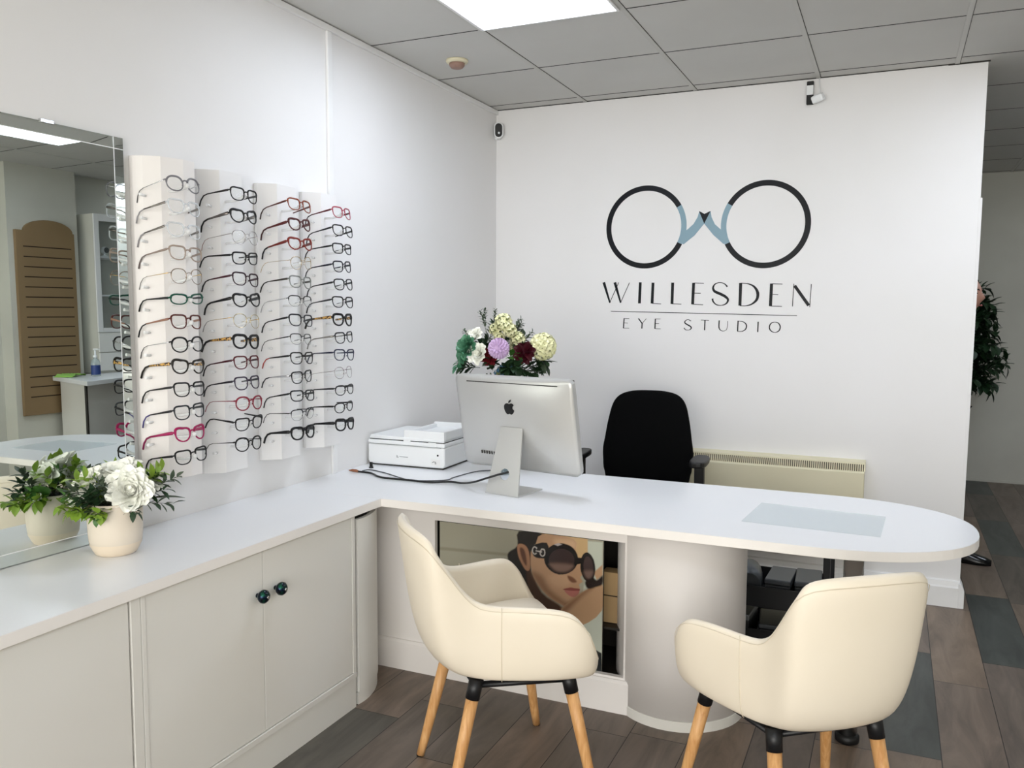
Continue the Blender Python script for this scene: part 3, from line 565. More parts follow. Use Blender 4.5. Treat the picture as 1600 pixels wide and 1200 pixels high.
# ================================================================ wall logo and lettering
lo = thing('wall_logo', 'large black and slate blue spectacle logo with lettering on the back wall', 'logo', (0, 0, 0))
def arc_band(cx, cz, ro, ri, a0, a1, n):
    o_ = [(cx+ro*math.cos(a0+(a1-a0)*k/n), cz+ro*math.sin(a0+(a1-a0)*k/n)) for k in range(n+1)]
    i_ = [(cx+ri*math.cos(a0+(a1-a0)*k/n), cz+ri*math.sin(a0+(a1-a0)*k/n)) for k in range(n+1)]
    return o_ + i_[::-1]
def strip_band(b, cx, cz, ro, ri, a0, a1, n, y=-0.0016, mi=0):
    for k in range(n):
        b.prism(arc_band(cx, cz, ro, ri, a0+(a1-a0)*k/n, a0+(a1-a0)*(k+1)/n, 1), y, -0.0002, 'y', mi)
RG = [((0.8855, 1.8530), 0.2195, 0.1915), ((1.5035, 1.8455), 0.2205, 0.1925)]
D = math.radians
for (c, ro, ri), a0, a1, nm in ((RG[0], D(30), D(334), 'l'), (RG[1], D(-154), D(149), 'r')):
    b = MB(); strip_band(b, c[0], c[1], ro, ri, a0, a1, 84); b.build('ring', M['navy'], lo)
b = MB(); strip_band(b, RG[0][0][0], RG[0][0][1], 0.2195, 0.1915, D(-26), D(30), 16); b.build('ring_segment', M['logo_blue'], lo)
b = MB(); strip_band(b, RG[1][0][0], RG[1][0][1], 0.2205, 0.1925, D(149), D(206), 16); b.build('ring_segment', M['logo_blue'], lo)

for k, pls in FINS.items():
    for pl in pls:
        MB().prism(pl, -0.0018, -0.0002, 'y').build('bridge_fin', M['logo_blue'] if k == 'blue' else M['navy'], lo)
for nm, sts in LETTERS:
    b = MB()
    for pts, ws in sts:
        P = pts; Wd = ws
        if len(pts) > 4:
            P = [(p.x, p.y) for p in catmull([(x, z, 0) for x, z in pts], 4)]
            Wd = []
            for i in range(len(ws)-1):
                for k in range(4): Wd.append(ws[i]+(ws[i+1]-ws[i])*k/4)
            Wd.append(ws[-1])
        L_, R_ = [], []
        for i in range(len(P)):
            p = Vector(P[i]); t_ = Vector(P[min(i+1, len(P)-1)])-Vector(P[max(i-1, 0)]); t_.normalize(); n_ = Vector((-t_.y, t_.x))
            w = Wd[i]/2
            L_.append(tuple(p+n_*w)); R_.append(tuple(p-n_*w))
        for i in range(len(P)-1):
            b.prism([L_[i], L_[i+1], R_[i+1], R_[i]], -0.0014, -0.0002, 'y')
    b.build(nm, M['navy'], lo)

# ================================================================ mirror
mr = thing('wall_mirror', 'large rectangular wall mirror with slim angled border, rising behind the potted flowers', 'mirror', (0.011, -3.10, 0.7245), math.radians(-1.7))
mr.rotation_euler[1] = -0.008
ML0, ML1, MH = -0.46, 0.478, 1.181
b = MB(); b.box(-0.006, -0.001, ML0, ML1, 0, MH); b.build('backing', M['glass_edge'], mr)
bv = 0.034; dx = 0.0016
b = MB()
b.add([(dx, ML0, bv), (dx, ML1-bv, bv), (dx, ML1-bv, MH-bv), (dx, ML0, MH-bv)], [(0, 1, 2, 3)])
b.add([(-0.0004, ML0, 0), (-0.0004, ML1, 0), (dx, ML1-bv, bv), (dx, ML0, bv)], [(0, 1, 2, 3)])
b.add([(-0.0004, ML0, MH), (dx, ML0, MH-bv), (dx, ML1-bv, MH-bv), (-0.0004, ML1, MH)], [(0, 1, 2, 3)])
b.add([(-0.0004, ML1, 0), (-0.0004, ML1, MH), (dx, ML1-bv, MH-bv), (dx, ML1-bv, bv)], [(0, 1, 2, 3)])
b.build('mirror_face', M['mirror'], mr)
b = MB(); b.box(dx+0.0001, dx+0.0004, ML0, ML1-0.001, MH-bv-0.0012, MH-bv+0.0012); b.box(dx+0.0001, dx+0.0004, ML1-bv-0.0012, ML1-bv+0.0012, 0.0, MH-0.001)
b.box(dx+0.0001, dx+0.0004, ML0, ML1-0.001, bv-0.0012, bv+0.0012)
b.build('bevel_line', M['white_plastic'], mr)
for y, z0, z1 in ((0.235, MH-0.004, MH+0.006), (0.02, -0.0, 0.008)):
    c = MB(); c.box(-0.006, dx+0.003, y-0.02, y+0.02, z0, z1); c.build('clip', M['chrome'], mr, bevel=0.001)

# ================================================================ spectacle display columns
COLS = [(-2.590, 'first', 1.862), (-2.330, 'second', 1.862), (-2.043, 'third', 1.856), (-1.785, 'fourth', 1.858)]
ORD = ['top', 'second', 'third', 'fourth', 'fifth', 'sixth', 'seventh', 'eighth', 'ninth', 'tenth', 'eleventh', 'twelfth', 'bottom']
XF = 0.162
CBOT = [0.93, 0.850, 0.850, 0.858]
DESC = ['widest, nearest the mirror', 'between the widest column and the third', 'second from the printer', 'nearest the printer']
peg0 = None; spg0 = None
for ci, (y0, nm, zt) in enumerate(COLS):
    zb = CBOT[ci] if ci else 0.875
    t = thing('display_column', 'white faceted wall column holding thirteen spectacles, %s' % DESC[ci], 'display column', (0.0, y0, zb), 0, 'spectacle display columns')
    H = zt-zb
    if ci == 0: pr = [(0.001, 0), (0.016, 0), (0.045, 0.010), (0.082, 0.045), (0.102, 0.115), (0.098, 0.165), (0.06, 0.200), (0.001, 0.205)]
    else: pr = [(0.001, 0), (0.014, 0), (0.068, 0.046), (0.068, 0.150), (0.014, 0.195), (0.001, 0.195)]
    MB().prism(pr, 0, H).build('panel', M['desk_white'] if ci == 0 else M['wall'], t, bevel=0.0008)
    yc = 0.070; face = pr[3][0]
    for r in range(13):
        z = 1.772-0.0685*r-zb
        if peg0 is None:
            g = MB().tube([(0, 0, 0), (0.035, 0, 0.001), (0.062, 0, 0.006), (0.080, 0, 0.011)], [0.004, 0.004, 0.005, 0.006], n=8)
            g.sphere((0.080, 0, 0.013), 0.008, nu=10, nv=6)
            peg0 = g.build('nose_peg', M['peg'], t, loc=(face, yc, z-0.012))
            g = MB().tube([(0, 0, 0), (0.006, -0.016, 0), (0.008, -0.028, 0.002)], [0.004, 0.004, 0.005], n=8)
            spg0 = g.build('temple_peg', M['peg'], t, loc=(0.05, 0.014, z-0.03))
            o = spg0
        else:
            p = dup(peg0, t); p.location = (face, yc, z-0.012)
            o = dup(spg0, t)
        o.location = ((0.050, 0.014, z-0.030) if ci == 0 else (0.045, 0.030, z-0.030))

# ---- spectacles
def lens_outline(kind, n=32):
    """outline (y outward from the bridge side, z) round the lens centre"""
    K = {  # half width, half height, top exponent, bottom exponent, cat lift, taper (narrower at bottom)
        'square': (0.0272, 0.0205, 3.6, 2.5, 0.0015, 0.16), 'rect': (0.0278, 0.0188, 4.2, 2.8, 0.001, 0.12),
        'round': (0.0262, 0.0220, 2.3, 2.1, 0.001, 0.04), 'cat': (0.0275, 0.0200, 2.9, 2.1, 0.0050, 0.20),
        'oval': (0.0270, 0.0185, 2.5, 2.2, 0.0010, 0.08), 'thick': (0.0275, 0.0215, 3.0, 2.3, 0.002, 0.12),
        'wire': (0.0258, 0.0225, 2.4, 2.1, 0.0005, 0.06), 'half': (0.0270, 0.0195, 3.4, 2.3, 0.001, 0.14), 'narrow': (0.0275, 0.0145, 2.6, 2.3, 0.0025, 0.06)}[kind]
    a, h, et, eb, lift, tap = K; out = []
    for k in range(n):
        th = 2*PI*k/n
        c, s = math.cos(th), math.sin(th)
        e = et if s > 0 else eb
        y = a*math.copysign(abs(c)**(2/e), c); z = h*math.copysign(abs(s)**(2/e), s)
        y *= 1 - tap*(0.5-0.5*z/h)
        z += lift*max(0, y/a)*max(0, z/h+0.3)
        out.append((y, z))
    return out
TH = {'square': 0.0018, 'rect': 0.0019, 'round': 0.0019, 'cat': 0.0022, 'oval': 0.0017, 'thick': 0.0030, 'wire': 0.0009, 'half': 0.0013, 'narrow': 0.0020}
PROTO = {}
PAN = 0.02; WRAP = 0.0105
def spec_proto(kind):
    if kind in PROTO: return PROTO[kind]
    root = bpy.data.objects.new('spectacles', None); COL.objects.link(root); root.empty_display_size = 0.03
    cy = 0.0345; th = TH[kind]; ol = lens_outline(kind)
    fr = MB(); lens = []
    for s in (1, -1):
        pts = [(-WRAP*((cy+y)/0.062)**2+(z-0.01)*PAN, s*(cy+y), z) for y, z in ol]
        rr = []
        for y, z in ol:
            f = 1.45 if z > 0.004 else (1.0 if kind not in ('half',) else 0.45)
            if kind in ('cat', 'thick') and z > 0.004 and y > 0: f = 1.8 if kind == 'cat' else 1.5
            rr.append(th*f)
        fr.tube(pts, [r*1.1 for r in rr], n=6, r2=rr, closed=True, up=(1, 0, 0))
        # end piece
        ymx = max(y for y, z in ol)
        ez = 0.010 if kind not in ('narrow',) else 0.005
        fr.tube([(-0.0098, s*(cy+ymx-0.003), ez), (-0.011, s*(cy+ymx+0.003), ez+0.001), (-0.015, s*(cy+ymx+0.0055), ez)], [max(th*1.3, 0.0011)]*3, n=6, up=(0, 0, 1))
        # nose pad
        fr.sphere((-0.004, s*0.0085, -0.003), 0.0016, 0.0012, 0.0032, nu=8, nv=6)
        L = MB(); nl = len(ol)
        L.add([(-WRAP*((cy+y*0.98)/0.062)**2+0.0002+(z-0.01)*PAN, s*(cy+y*0.98), z*0.98) for y, z in ol] + [(0.0014-WRAP*(cy/0.062)**2-0.01*PAN, s*cy, 0)], [(i, (i+1) % nl, nl) for i in range(nl)], True)
        lens.append(L)
    bz = 0.0085 if kind != 'narrow' else 0.004
    ymn = cy+min(y for y, z in ol)
    fr.tube([(0.0, -ymn-0.001, bz-0.001), (0.002, -ymn*0.4, bz+0.0022), (0.002, ymn*0.4, bz+0.0022), (0.0, ymn+0.001, bz-0.001)], [max(th*1.15, 0.0009)]*4, n=6)
    fr.build('frame_front', M['black_plastic'], root)
    for L in lens: L.build('lens', M['lens'], root)
    ez = 0.010 if kind not in ('narrow',) else 0.005
    ymx = cy+max(y for y, z in ol)+0.0055
    t1, t2 = {'wire': (0.0006, 0.0009), 'half': (0.0008, 0.0016), 'thick': (0.0015, 0.0048), 'cat': (0.0014, 0.0040), 'round': (0.0009, 0.0013)}.get(kind, (0.0014, 0.0028))
    for s in (1, -1):
        yy = s*ymx
        o = MB().tube([(-0.014, yy, ez), (-0.035, yy, ez), (-0.07, yy*1.03, ez-0.0005), (-0.102, yy*1.05, ez-0.001)], [t1]*4, n=6, r2=[t2*1.3, t2*1.25, t2*0.85, t2*0.7]).build('temple', M['black_plastic'], root)
        MB().tube([(-0.100, yy*1.05, ez-0.001), (-0.116, yy*1.06, ez-0.005), (-0.129, yy*1.06, ez-0.018), (-0.137, yy*1.06, ez-0.036)], [t1*1.3, t1*1.5, t1*1.6, t1*1.7], n=6, r2=[t2*0.75, t2*0.8, t2*0.95, t2*1.0]).build('temple_tip', M['black_plastic'], o)
    PROTO[kind] = root
    return root
CL = clear('crystal_acetate', (226, 230, 236), 0.45, 0.08)
def C(*c): return cmat(c, 0.34, 0.0, 0.35)
def MT(*c): return cmat(c, 0.25, 0.9)
BK = C(16, 16, 18)
def leopard():
    m, nt, b = newmat('tortoise_pattern')
    tc = nt.nodes.new('ShaderNodeTexCoord'); n = nt.nodes.new('ShaderNodeTexNoise'); n.inputs['Scale'].default_value = 160
    nt.links.new(tc.outputs['Object'], n.inputs['Vector'])
    r = nt.nodes.new('ShaderNodeValToRGB'); r.color_ramp.elements[0].position = 0.45; r.color_ramp.elements[0].color = lin((40, 22, 14))
    r.color_ramp.elements[1].position = 0.55; r.color_ramp.elements[1].color = lin((206, 160, 84))
    nt.links.new(n.outputs['Fac'], r.inputs[0]); nt.links.new(r.outputs[0], b.inputs['Base Color']); b.inputs['Roughness'].default_value = 0.25
    return m
LEO = leopard()
GOLD = MT(206, 170, 92); SILV = MT(190, 190, 192); GUN = MT(110, 104, 100)
# kind, front, temple, tip, pitch, words
SP = [[
 ('round', clear('smoke_acetate', (120, 118, 124), 0.8), SILV, C(74, 72, 74), 24, 'smoky grey translucent round'),
 ('square', CL, GUN, C(150, 148, 150), 22, 'clear crystal framed with small gold hinge'),
 ('square', CL, GUN, C(150, 148, 150), 23, 'clear crystal framed with thin grey temple'),
 ('square', clear('beige_acetate', (170, 150, 136), 0.75), C(142, 126, 116), C(110, 100, 98), 20, 'pale beige translucent'),
 ('wire', MT(150, 132, 116), GOLD, BK, 14, 'thin bronze wire framed with black tip'),
 ('narrow', C(22, 78, 62), BK, BK, 8, 'narrow green marbled'),
 ('square', C(84, 34, 26), C(150, 110, 90), BK, 20, 'dark red brown square'),
 ('round', BK, SILV, BK, 16, 'round black with silver temple'),
 ('cat', C(34, 30, 24), LEO, C(30, 26, 22), 13, 'black fronted with yellow tortoise temple'),
 ('square', BK, BK, BK, 17, 'plain black square'),
 ('square', C(34, 38, 44), BK, C(66, 60, 120), 20, 'grey black with violet temple tip'),
 ('cat', C(158, 18, 84), C(158, 18, 84), C(120, 16, 66), 20, 'bright magenta pink'),
 ('square', BK, BK, BK, 18, 'black square, behind the white potted flowers')],
 [
 ('square', BK, C(30, 26, 24), BK, 13, 'black square with gilt inset temple'),
 ('cat', BK, GUN, BK, 22, 'black cat eye with thin grey temple'),
 ('wire', MT(176, 172, 174), MT(150, 140, 138), C(120, 50, 34), 16, 'thin silver wire framed with brown tip'),
 ('rect', BK, BK, BK, 6, 'black rectangular with straight temples'),
 ('square', C(44, 22, 34), C(66, 20, 34), BK, 17, 'dark plum square'),
 ('cat', BK, BK, BK, 19, 'heavy black cat eye'),
 ('wire', MT(200, 186, 150), GOLD, BK, 14, 'almost rimless gold'),
 ('thick', BK, LEO, BK, 12, 'black with ornate gold temple'),
 ('square', C(84, 20, 30), C(66, 16, 26), BK, 19, 'dark burgundy square'),
 ('square', C(52, 42, 62), C(22, 18, 28), BK, 18, 'dark purple square'),
 ('round', C(128, 26, 48), C(128, 26, 48), C(128, 26, 48), 8, 'raspberry red round'),
 ('square', BK, BK, BK, -4, 'black square, tipped forward, gold hinged'),
 ('round', BK, BK, BK, 12, 'round black with gold buckle on temple')],
 [
 ('square', C(130, 56, 26), C(84, 34, 24), C(50, 24, 20), 24, 'amber brown tortoise square'),
 ('cat', C(72, 22, 24), C(84, 24, 24), C(60, 20, 20), 24, 'dark maroon cat eye'),
 ('cat', C(122, 36, 24), C(110, 34, 24), BK, 24, 'rust red cat eye'),
 ('wire', MT(190, 172, 140), MT(190, 172, 140), GOLD, 9, 'round thin gold wire'),
 ('square', clear('grey_acetate', (132, 136, 132), 0.8), C(44, 38, 30), BK, 14, 'grey translucent square with dark temple'),
 ('half', BK, SILV, SILV, 16, 'black browline with silver temple'),
 ('square', C(22, 24, 34), BK, BK, 20, 'blue black square'),
 ('half', C(60, 60, 62), BK, BK, 19, 'thin grey half rim with black temple'),
 ('square', C(34, 30, 30), BK, C(168, 70, 60), 14, 'black with coral red tip'),
 ('square', BK, SILV, BK, 12, 'black square with silver black temple'),
 ('rect', C(22, 24, 28), BK, BK, 20, 'black rectangular'),
 ('half', C(34, 36, 40), BK, BK, 8, 'thin dark half rim'),
 ('thick', BK, BK, BK, 14, 'bold thick black square')],
 [
 ('square', C(160, 60, 80), C(88, 22, 32), BK, 22, 'pink fronted with dark red temple'),
 ('square', BK, BK, BK, 22, 'black square'),
 ('rect', BK, BK, BK, 15, 'black rectangular'),
 ('square', C(20, 20, 34), C(24, 24, 40), BK, 16, 'midnight blue square'),
 ('square', C(24, 26, 26), BK, BK, 18, 'black square'),
 ('square', BK, C(40, 40, 44), BK, 17, 'black square'),
 ('thick', BK, LEO, C(30, 24, 18), 12, 'chunky black with leopard temple'),
 ('square', C(24, 26, 32), MT(150, 146, 140), MT(150, 146, 140), 16, 'black with thin metal temple'),
 ('square', C(34, 38, 62), C(28, 32, 60), C(28, 32, 60), 9, 'navy blue square'),
 ('wire', MT(176, 166, 168), MT(150, 140, 140), BK, 16, 'pale silver pink wire'),
 ('oval', BK, BK, BK, 10, 'black oval'),
 ('oval', C(22, 22, 24), BK, BK, 9, 'slim black oval'),
 ('thick', BK, BK, BK, 11, 'large round thick black')]]
used = set()
for ci, (y0, nm, zt) in enumerate(COLS):
    for r in range(13):
        kind, fm, tm, tpm, pit, words = SP[ci][r]
        pr = spec_proto(kind)
        if kind not in used: o = pr; used.add(kind)
        else: o = dup_tree(pr)
        z = 1.772-0.0685*r
        o.location = (XF + rnd.uniform(-0.003, 0.003), y0+0.064 + rnd.uniform(-0.002, 0.002), z+0.004)
        o.rotation_euler = (D(rnd.uniform(-3.0, 2.0)), D(-(pit*0.62-2.5)), D(rnd.uniform(-4, 3)))
        pos = ORD[r] if r in (0, 12) else ORD[r]+' from top'
        tag(o, '%s spectacles, %s, %s column' % (words, pos, nm), 'glasses', 'spectacles on the wall columns')
        for ch in o.children:
            if ch.name.startswith('frame_front'): setmat(ch, fm)
            if ch.name.startswith('temple'):
                setmat(ch, tm)
                for g in ch.children: setmat(g, tpm)

# ================================================================ cream armchairs
def shell_grid():
    """closed rim (x, y, z) right half from front centre to back centre; +y is the chair's front"""
    rim = [(0, 0.232, 0.418), (0.10, 0.232, 0.416), (0.180, 0.230, 0.414), (0.232, 0.216, 0.422), (0.262, 0.196, 0.458), (0.282, 0.166, 0.522), (0.286, 0.124, 0.568),
           (0.274, 0.080, 0.586), (0.246, 0.010, 0.592), (0.216, -0.070, 0.594), (0.197, -0.125, 0.602), (0.189, -0.165, 0.636), (0.186, -0.212, 0.702), (0.180, -0.256, 0.764), (0.150, -0.282, 0.792), (0.08, -0.302, 0.802), (0, -0.308, 0.804)]
    bot = [(0, 0.200), (0.10, 0.202), (0.185, 0.203), (0.222, 0.198), (0.236, 0.180), (0.238, 0.150), (0.236, 0.115),
           (0.231, 0.070), (0.216, 0.010), (0.192, -0.060), (0.172, -0.098), (0.156, -0.116), (0.138, -0.132), (0.112, -0.146), (0.075, -0.156), (0.04, -0.161), (0, -0.163)]
    R = rim + [(-x, y, z) for x, y, z in rim[-2:0:-1]]
    B = bot + [(-x, y) for x, y in bot[-2:0:-1]]
    R = catmull(R, 2, closed=True); B = catmull([(x, y, 0) for x, y in B], 2, closed=True)
    return R, B
def make_armchair(label, loc, rotz):
    t = thing('armchair', label, 'chair', loc, rotz, 'cream armchairs at the desk')
    R, B = shell_grid(); n = len(R); th = 0.030
    zb = 0.373
    def ring(off):
        """profile points bottom->rim for each station, off = inward offset"""
        prof = []
        for r, b_ in zip(R, B):
            h = r.z-zb
            out = Vector((b_.x, b_.y, 0)); out = out.normalized() if out.length else Vector((0, 1, 0))
            b0 = Vector((b_.x, b_.y, zb)); r0 = Vector(r)
            k = min(1.0, h/0.30)
            front = max(0.0, min(1.0, (0.47-r.z)/0.02+1)) if r.y > 0.2 else 0
            c1 = b0 + Vector(((r.x-b_.x)*0.75, (r.y-b_.y)*0.75, 0.0 + 0.01*k))
            tgt = Vector((b_.x+(r.x-b_.x)*(0.98), b_.y+(r.y-b_.y)*(0.72 if r.y < -0.1 else 0.98), zb + h*0.45))
            prof.append((b0, c1, tgt, r0))
        return prof
    pf = ring(0); m = 9
    b = MB(); rows = []
    vs = []
    for (b0, c1, c2, r0) in pf:
        col = bez(b0, c1, c2, r0, m)
        vs.append(col)
    ins = []
    for i in range(n):
        col = vs[i]; inn = []
        for k in range(m+1):
            tn = (vs[(i+1) % n][k]-vs[i-1][k])
            up = (col[min(k+1, m)]-col[max(k-1, 0)])
            nn = tn.cross(up)
            if nn.length < 1e-9: nn = Vector((0, 0, 1))
            nn.normalize()
            cdir = Vector((0, 0.03, 0.62))-col[k]
            if nn.dot(cdir) < 0: nn = -nn
            inn.append(col[k]+nn*th)
        ins.append(inn)
    V = []
    for i in range(n): V += vs[i]
    for i in range(n): V += ins[i]
    cb = len(V); V.append(Vector((0, 0.03, zb-0.004))); V.append(Vector((0, 0.03, zb+th)))
    F = []; w = m+1; o2 = n*w
    for i in range(n):
        j = (i+1) % n
        for k in range(m):
            F.append((i*w+k, j*w+k, j*w+k+1, i*w+k+1))
            F.append((o2+i*w+k, o2+i*w+k+1, o2+j*w+k+1, o2+j*w+k))
        F.append((i*w+m, j*w+m, o2+j*w+m, o2+i*w+m))
        F.append((cb, j*w, i*w)); F.append((cb+1, o2+i*w, o2+j*w))
    b.add(V, F, True)
    b.build('shell', M['leather'], t, subsurf=1)
    # seat cushion inside
    st = MB(); S = []; 
    for sc, z in ((0.90, 0.404), (0.99, 0.420), (1.0, 0.440), (0.93, 0.454), (0.6, 0.460)):
        S.append([Vector((p.x*sc, 0.03+(p.y-0.03)*sc, z)) for p in B])
    V = [p for r in S for p in r]; V.append(Vector((0, 0.03, 0.462))); F = []
    for a in range(len(S)-1):
        for i in range(n):
            j = (i+1) % n; F.append((a*n+i, a*n+j, (a+1)*n+j, (a+1)*n+i))
    L = (len(S)-1)*n
    for i in range(n): F.append((L+i, L+(i+1) % n, len(V)-1))
    F.append(tuple(range(n))[::-1])
    st.add(V, F, True); st.build('seat_cushion', M['leather'], t)
    # seam piping round the rim and vertical seams
    rp = [r+Vector((0, 0, 0.0)) for r in [vs[i][m] for i in range(n)]]
    out_rim = []
    for i in range(n):
        d = (vs[i][m]-ins[i][m]); d.normalize(); q_ = vs[i][m].lerp(vs[i][m-1], 0.32 if vs[i][m].z > 0.5 else 0.5); out_rim.append(q_-d*0.0004)
    MB().tube(out_rim, 0.0009, n=6, closed=True).build('rim_seam', M['piping'], t)
    for s in (1, -1):
        idx = 18 if s == 1 else n-18
        off = []
        for k in range(0, m+1):
            d = (vs[idx][k]-ins[idx][k]).normalized(); off.append(vs[idx][k]+d*0.0002)
        MB().tube(off, 0.0012, n=6).build('side_seam', M['piping'], t)
    # under frame and legs
    tops = [(-0.186, 0.140), (0.186, 0.140), (0.143, -0.119), (-0.143, -0.119)]
    feet = [(-0.240, 0.209), (0.240, 0.209), (0.170, -0.210), (-0.170, -0.210)]
    uf = MB(); zz = 0.352
    for i in range(4):
        a_, b_ = tops[i], tops[(i+1) % 4]
        uf.tube([(a_[0], a_[1], zz), (b_[0], b_[1], zz)], 0.011, n=8, r2=0.009)
    uf.box(-0.10, 0.10, -0.08, 0.10, 0.352, 0.372)
    uf.build('under_frame', M['black_metal'], t)
    for (x, y), (fx, fy) in zip(tops, feet):
        A = Vector((x, y, 0.370)); Bt = Vector((fx, fy, 0.0)); dv = (Bt-A)
        p1 = A+dv*0.138
        lg = MB().tube([p1, A+dv*0.5, A+dv*0.85, Bt+Vector((0, 0, 0.003))], [0.0185, 0.0170, 0.0140, 0.0125], n=16, up=(0, 1, 0)).build('leg', M['oak'], t)
        MB().tube([A, p1+dv*0.01], [0.021, 0.0205], n=16, up=(0, 1, 0)).build('collar', M['black_metal'], lg)
        MB().tube([Bt+Vector((0, 0, 0.0045)), Bt], [0.0125, 0.0125], n=12, up=(0, 1, 0)).build('foot_pad', M['black_plastic'], lg)
    return t
make_armchair('cream leather armchair with oak legs, in front of the poster, turned side on', (1.073, -2.232, 0), D(-46.7))
make_armchair('cream leather armchair with oak legs at the rounded desk end, seen from behind', (1.922, -2.177, 0), D(38.2))

# ================================================================ black office chair behind the desk
t = thing('office_chair', 'black fabric swivel chair with armrests behind the desk', 'office chair', (1.036, -0.56, 0), D(4))
hw = [(0.60, 0.212), (0.66, 0.221), (0.72, 0.223), (0.78, 0.214), (0.84, 0.205), (0.90, 0.193), (0.945, 0.180), (0.978, 0.158), (0.998, 0.125), (1.009, 0.07), (1.011, 0.0)]
ol = [(w, z) for z, w in hw] + [(-w, z) for z, w in hw[-2::-1]] + [(-0.16, 0.53), (0.16, 0.53)]
ol = [(p.x, p.y) for p in catmull([(a, c, 0) for a, c in ol], 3, closed=True)]
b = MB(); n = len(ol); V = []; F = []
cxz = Vector((0, 0.80))
for (sc, y) in ((0.80, 0.150), (0.96, 0.156), (1.0, 0.172), (1.0, 0.196), (0.95, 0.214), (0.7, 0.224)):
    for a, c in ol:
        q = cxz+(Vector((a, c))-cxz)*sc
        V.append((q.x, y+0.14*(abs(q.x)/0.22)**2*-0.25+0.10*(q.y-0.55)*0.5, q.y))
for r in range(5):
    for i in range(n):
        j = (i+1) % n; F.append((r*n+i, r*n+j, (r+1)*n+j, (r+1)*n+i))
F.append(tuple(range(n))); F.append(tuple(range(5*n, 6*n)))
b.add(V, F, True); b.build('backrest', M['black_fabric'], t)
b = MB(); sq = []
for k in range(40):
    a = 2*PI*k/40; c_, s_ = math.cos(a), math.sin(a)
    sq.append((0.245*math.copysign(abs(c_)**0.6, c_), -0.06+0.235*math.copysign(abs(s_)**0.6, s_)))
V = []; F = []
for sc, z in ((0.85, 0.43), (0.98, 0.44), (1.0, 0.465), (0.97, 0.492), (0.85, 0.502)):
    V += [(x*sc, -0.06+(y+0.06)*sc, z) for x, y in sq]
for r in range(4):
    for i in range(40):
        j = (i+1) % 40; F.append((r*40+i, r*40+j, (r+1)*40+j, (r+1)*40+i))
F.append(tuple(range(40))); F.append(tuple(range(160, 200)))
b.add(V, F, True); b.build('seat', M['black_fabric'], t)
MB().tube([(0, 0.05, 0.42), (0, 0.22, 0.43), (0, 0.27, 0.50), (0, 0.24, 0.70)], 0.022, n=8, r2=0.014).build('back_bracket', M['black_plastic'], t)
for s in (-1, 1):
    ar = MB()
    pad = [(0.036*math.cos(a)*(1 if True else 1), -0.06+0.115*math.sin(a)) for a in [2*PI*k/24 for k in range(24)]]
    pad = [(math.copysign(abs(x/0.036)**0.6, x)*0.040, -0.06+math.copysign(abs((y+0.06)/0.115)**0.6, y+0.06)*0.115) for x, y in pad]
    o = MB().prism(pad, 0.700, 0.728).build('armrest', M['black_plastic'], t, loc=(s*0.285, 0.0, 0), bevel=0.008, seg=3)
    q = MB(); q.box(-0.022, 0.022, -0.075, -0.035, 0.47, 0.700); q.tube([(0, -0.055, 0.475), (-s*0.05, -0.055, 0.425), (-s*0.16, -0.055, 0.418)], 0.02, n=8, r2=0.012)
    q.build('arm_post', M['black_plastic'], o, bevel=0.004)
MB().box(-0.12, 0.12, -0.16, 0.10, 0.40, 0.43).build('seat_plate', M['black_plastic'], t, bevel=0.01)
MB().lathe([(0.026, 0.09), (0.026, 0.22), (0.020, 0.22), (0.020, 0.40)], (0, -0.03, 0), n=20).build('gas_column', M['black_metal'], t)
for k in range(5):
    a = D(20)+2*PI*k/5; e = (0.28*math.cos(a), -0.03+0.28*math.sin(a))
    o = MB().tube([(0, -0.03, 0.105), (e[0]*0.6, -0.03+(e[1]+0.03)*0.6, 0.095), (e[0], e[1], 0.075)], [0.024, 0.020, 0.016], n=8, r2=[0.02, 0.016, 0.012]).build('base_arm', M['black_plastic'], t)
    MB().lathe([(0.020, -0.022), (0.027, -0.018), (0.027, 0.018), (0.020, 0.022)], (0, 0, 0), axis='x', n=18).build('caster', M['black_plastic'], o, loc=(e[0], e[1], 0.0275), rot=(0, 0, a+PI/2))

# ================================================================ desktop computer seen from the back
t = thing('desktop_computer', 'silver all-in-one computer with black fruit emblem, back to the camera', 'computer', (0.832, -1.60, ZT+0.0005), D(-11))
BW, BZ0, BZ1 = 0.265, 0.075, 0.440
b = MB(); NX, NZ = 28, 22; V = []; F = []
for i in range(NZ+1):
    for k in range(NX+1):
        u = -1+2*k/NX; v = -1+2*i/NZ
        u = math.copysign(abs(u)**0.8, u); v = math.copysign(abs(v)**0.8, v)
        r = 0.022 if True else 0
        x = BW*u; z = (BZ1-BZ0)/2*v
        # rounded corners
        cx_, cz_ = BW-r, (BZ1-BZ0)/2-r
        if abs(x) > cx_ and abs(z) > cz_:
            q = Vector((abs(x)-cx_, abs(z)-cz_))
            m_ = max(q.x, q.y)
            if q.length > 0: q = q.normalized()*m_
            x = math.copysign(cx_+q.x, x); z = math.copysign(cz_+q.y, z)
        y = -0.010-0.026*(1-abs(u)**3.2)*(1-abs(v)**3.2)
        V.append((x, y, z))
for i in range(NZ):
    for k in range(NX):
        a = i*(NX+1)+k; F.append((a, a+1, a+NX+2, a+NX+1))
b.add(V, F, True)
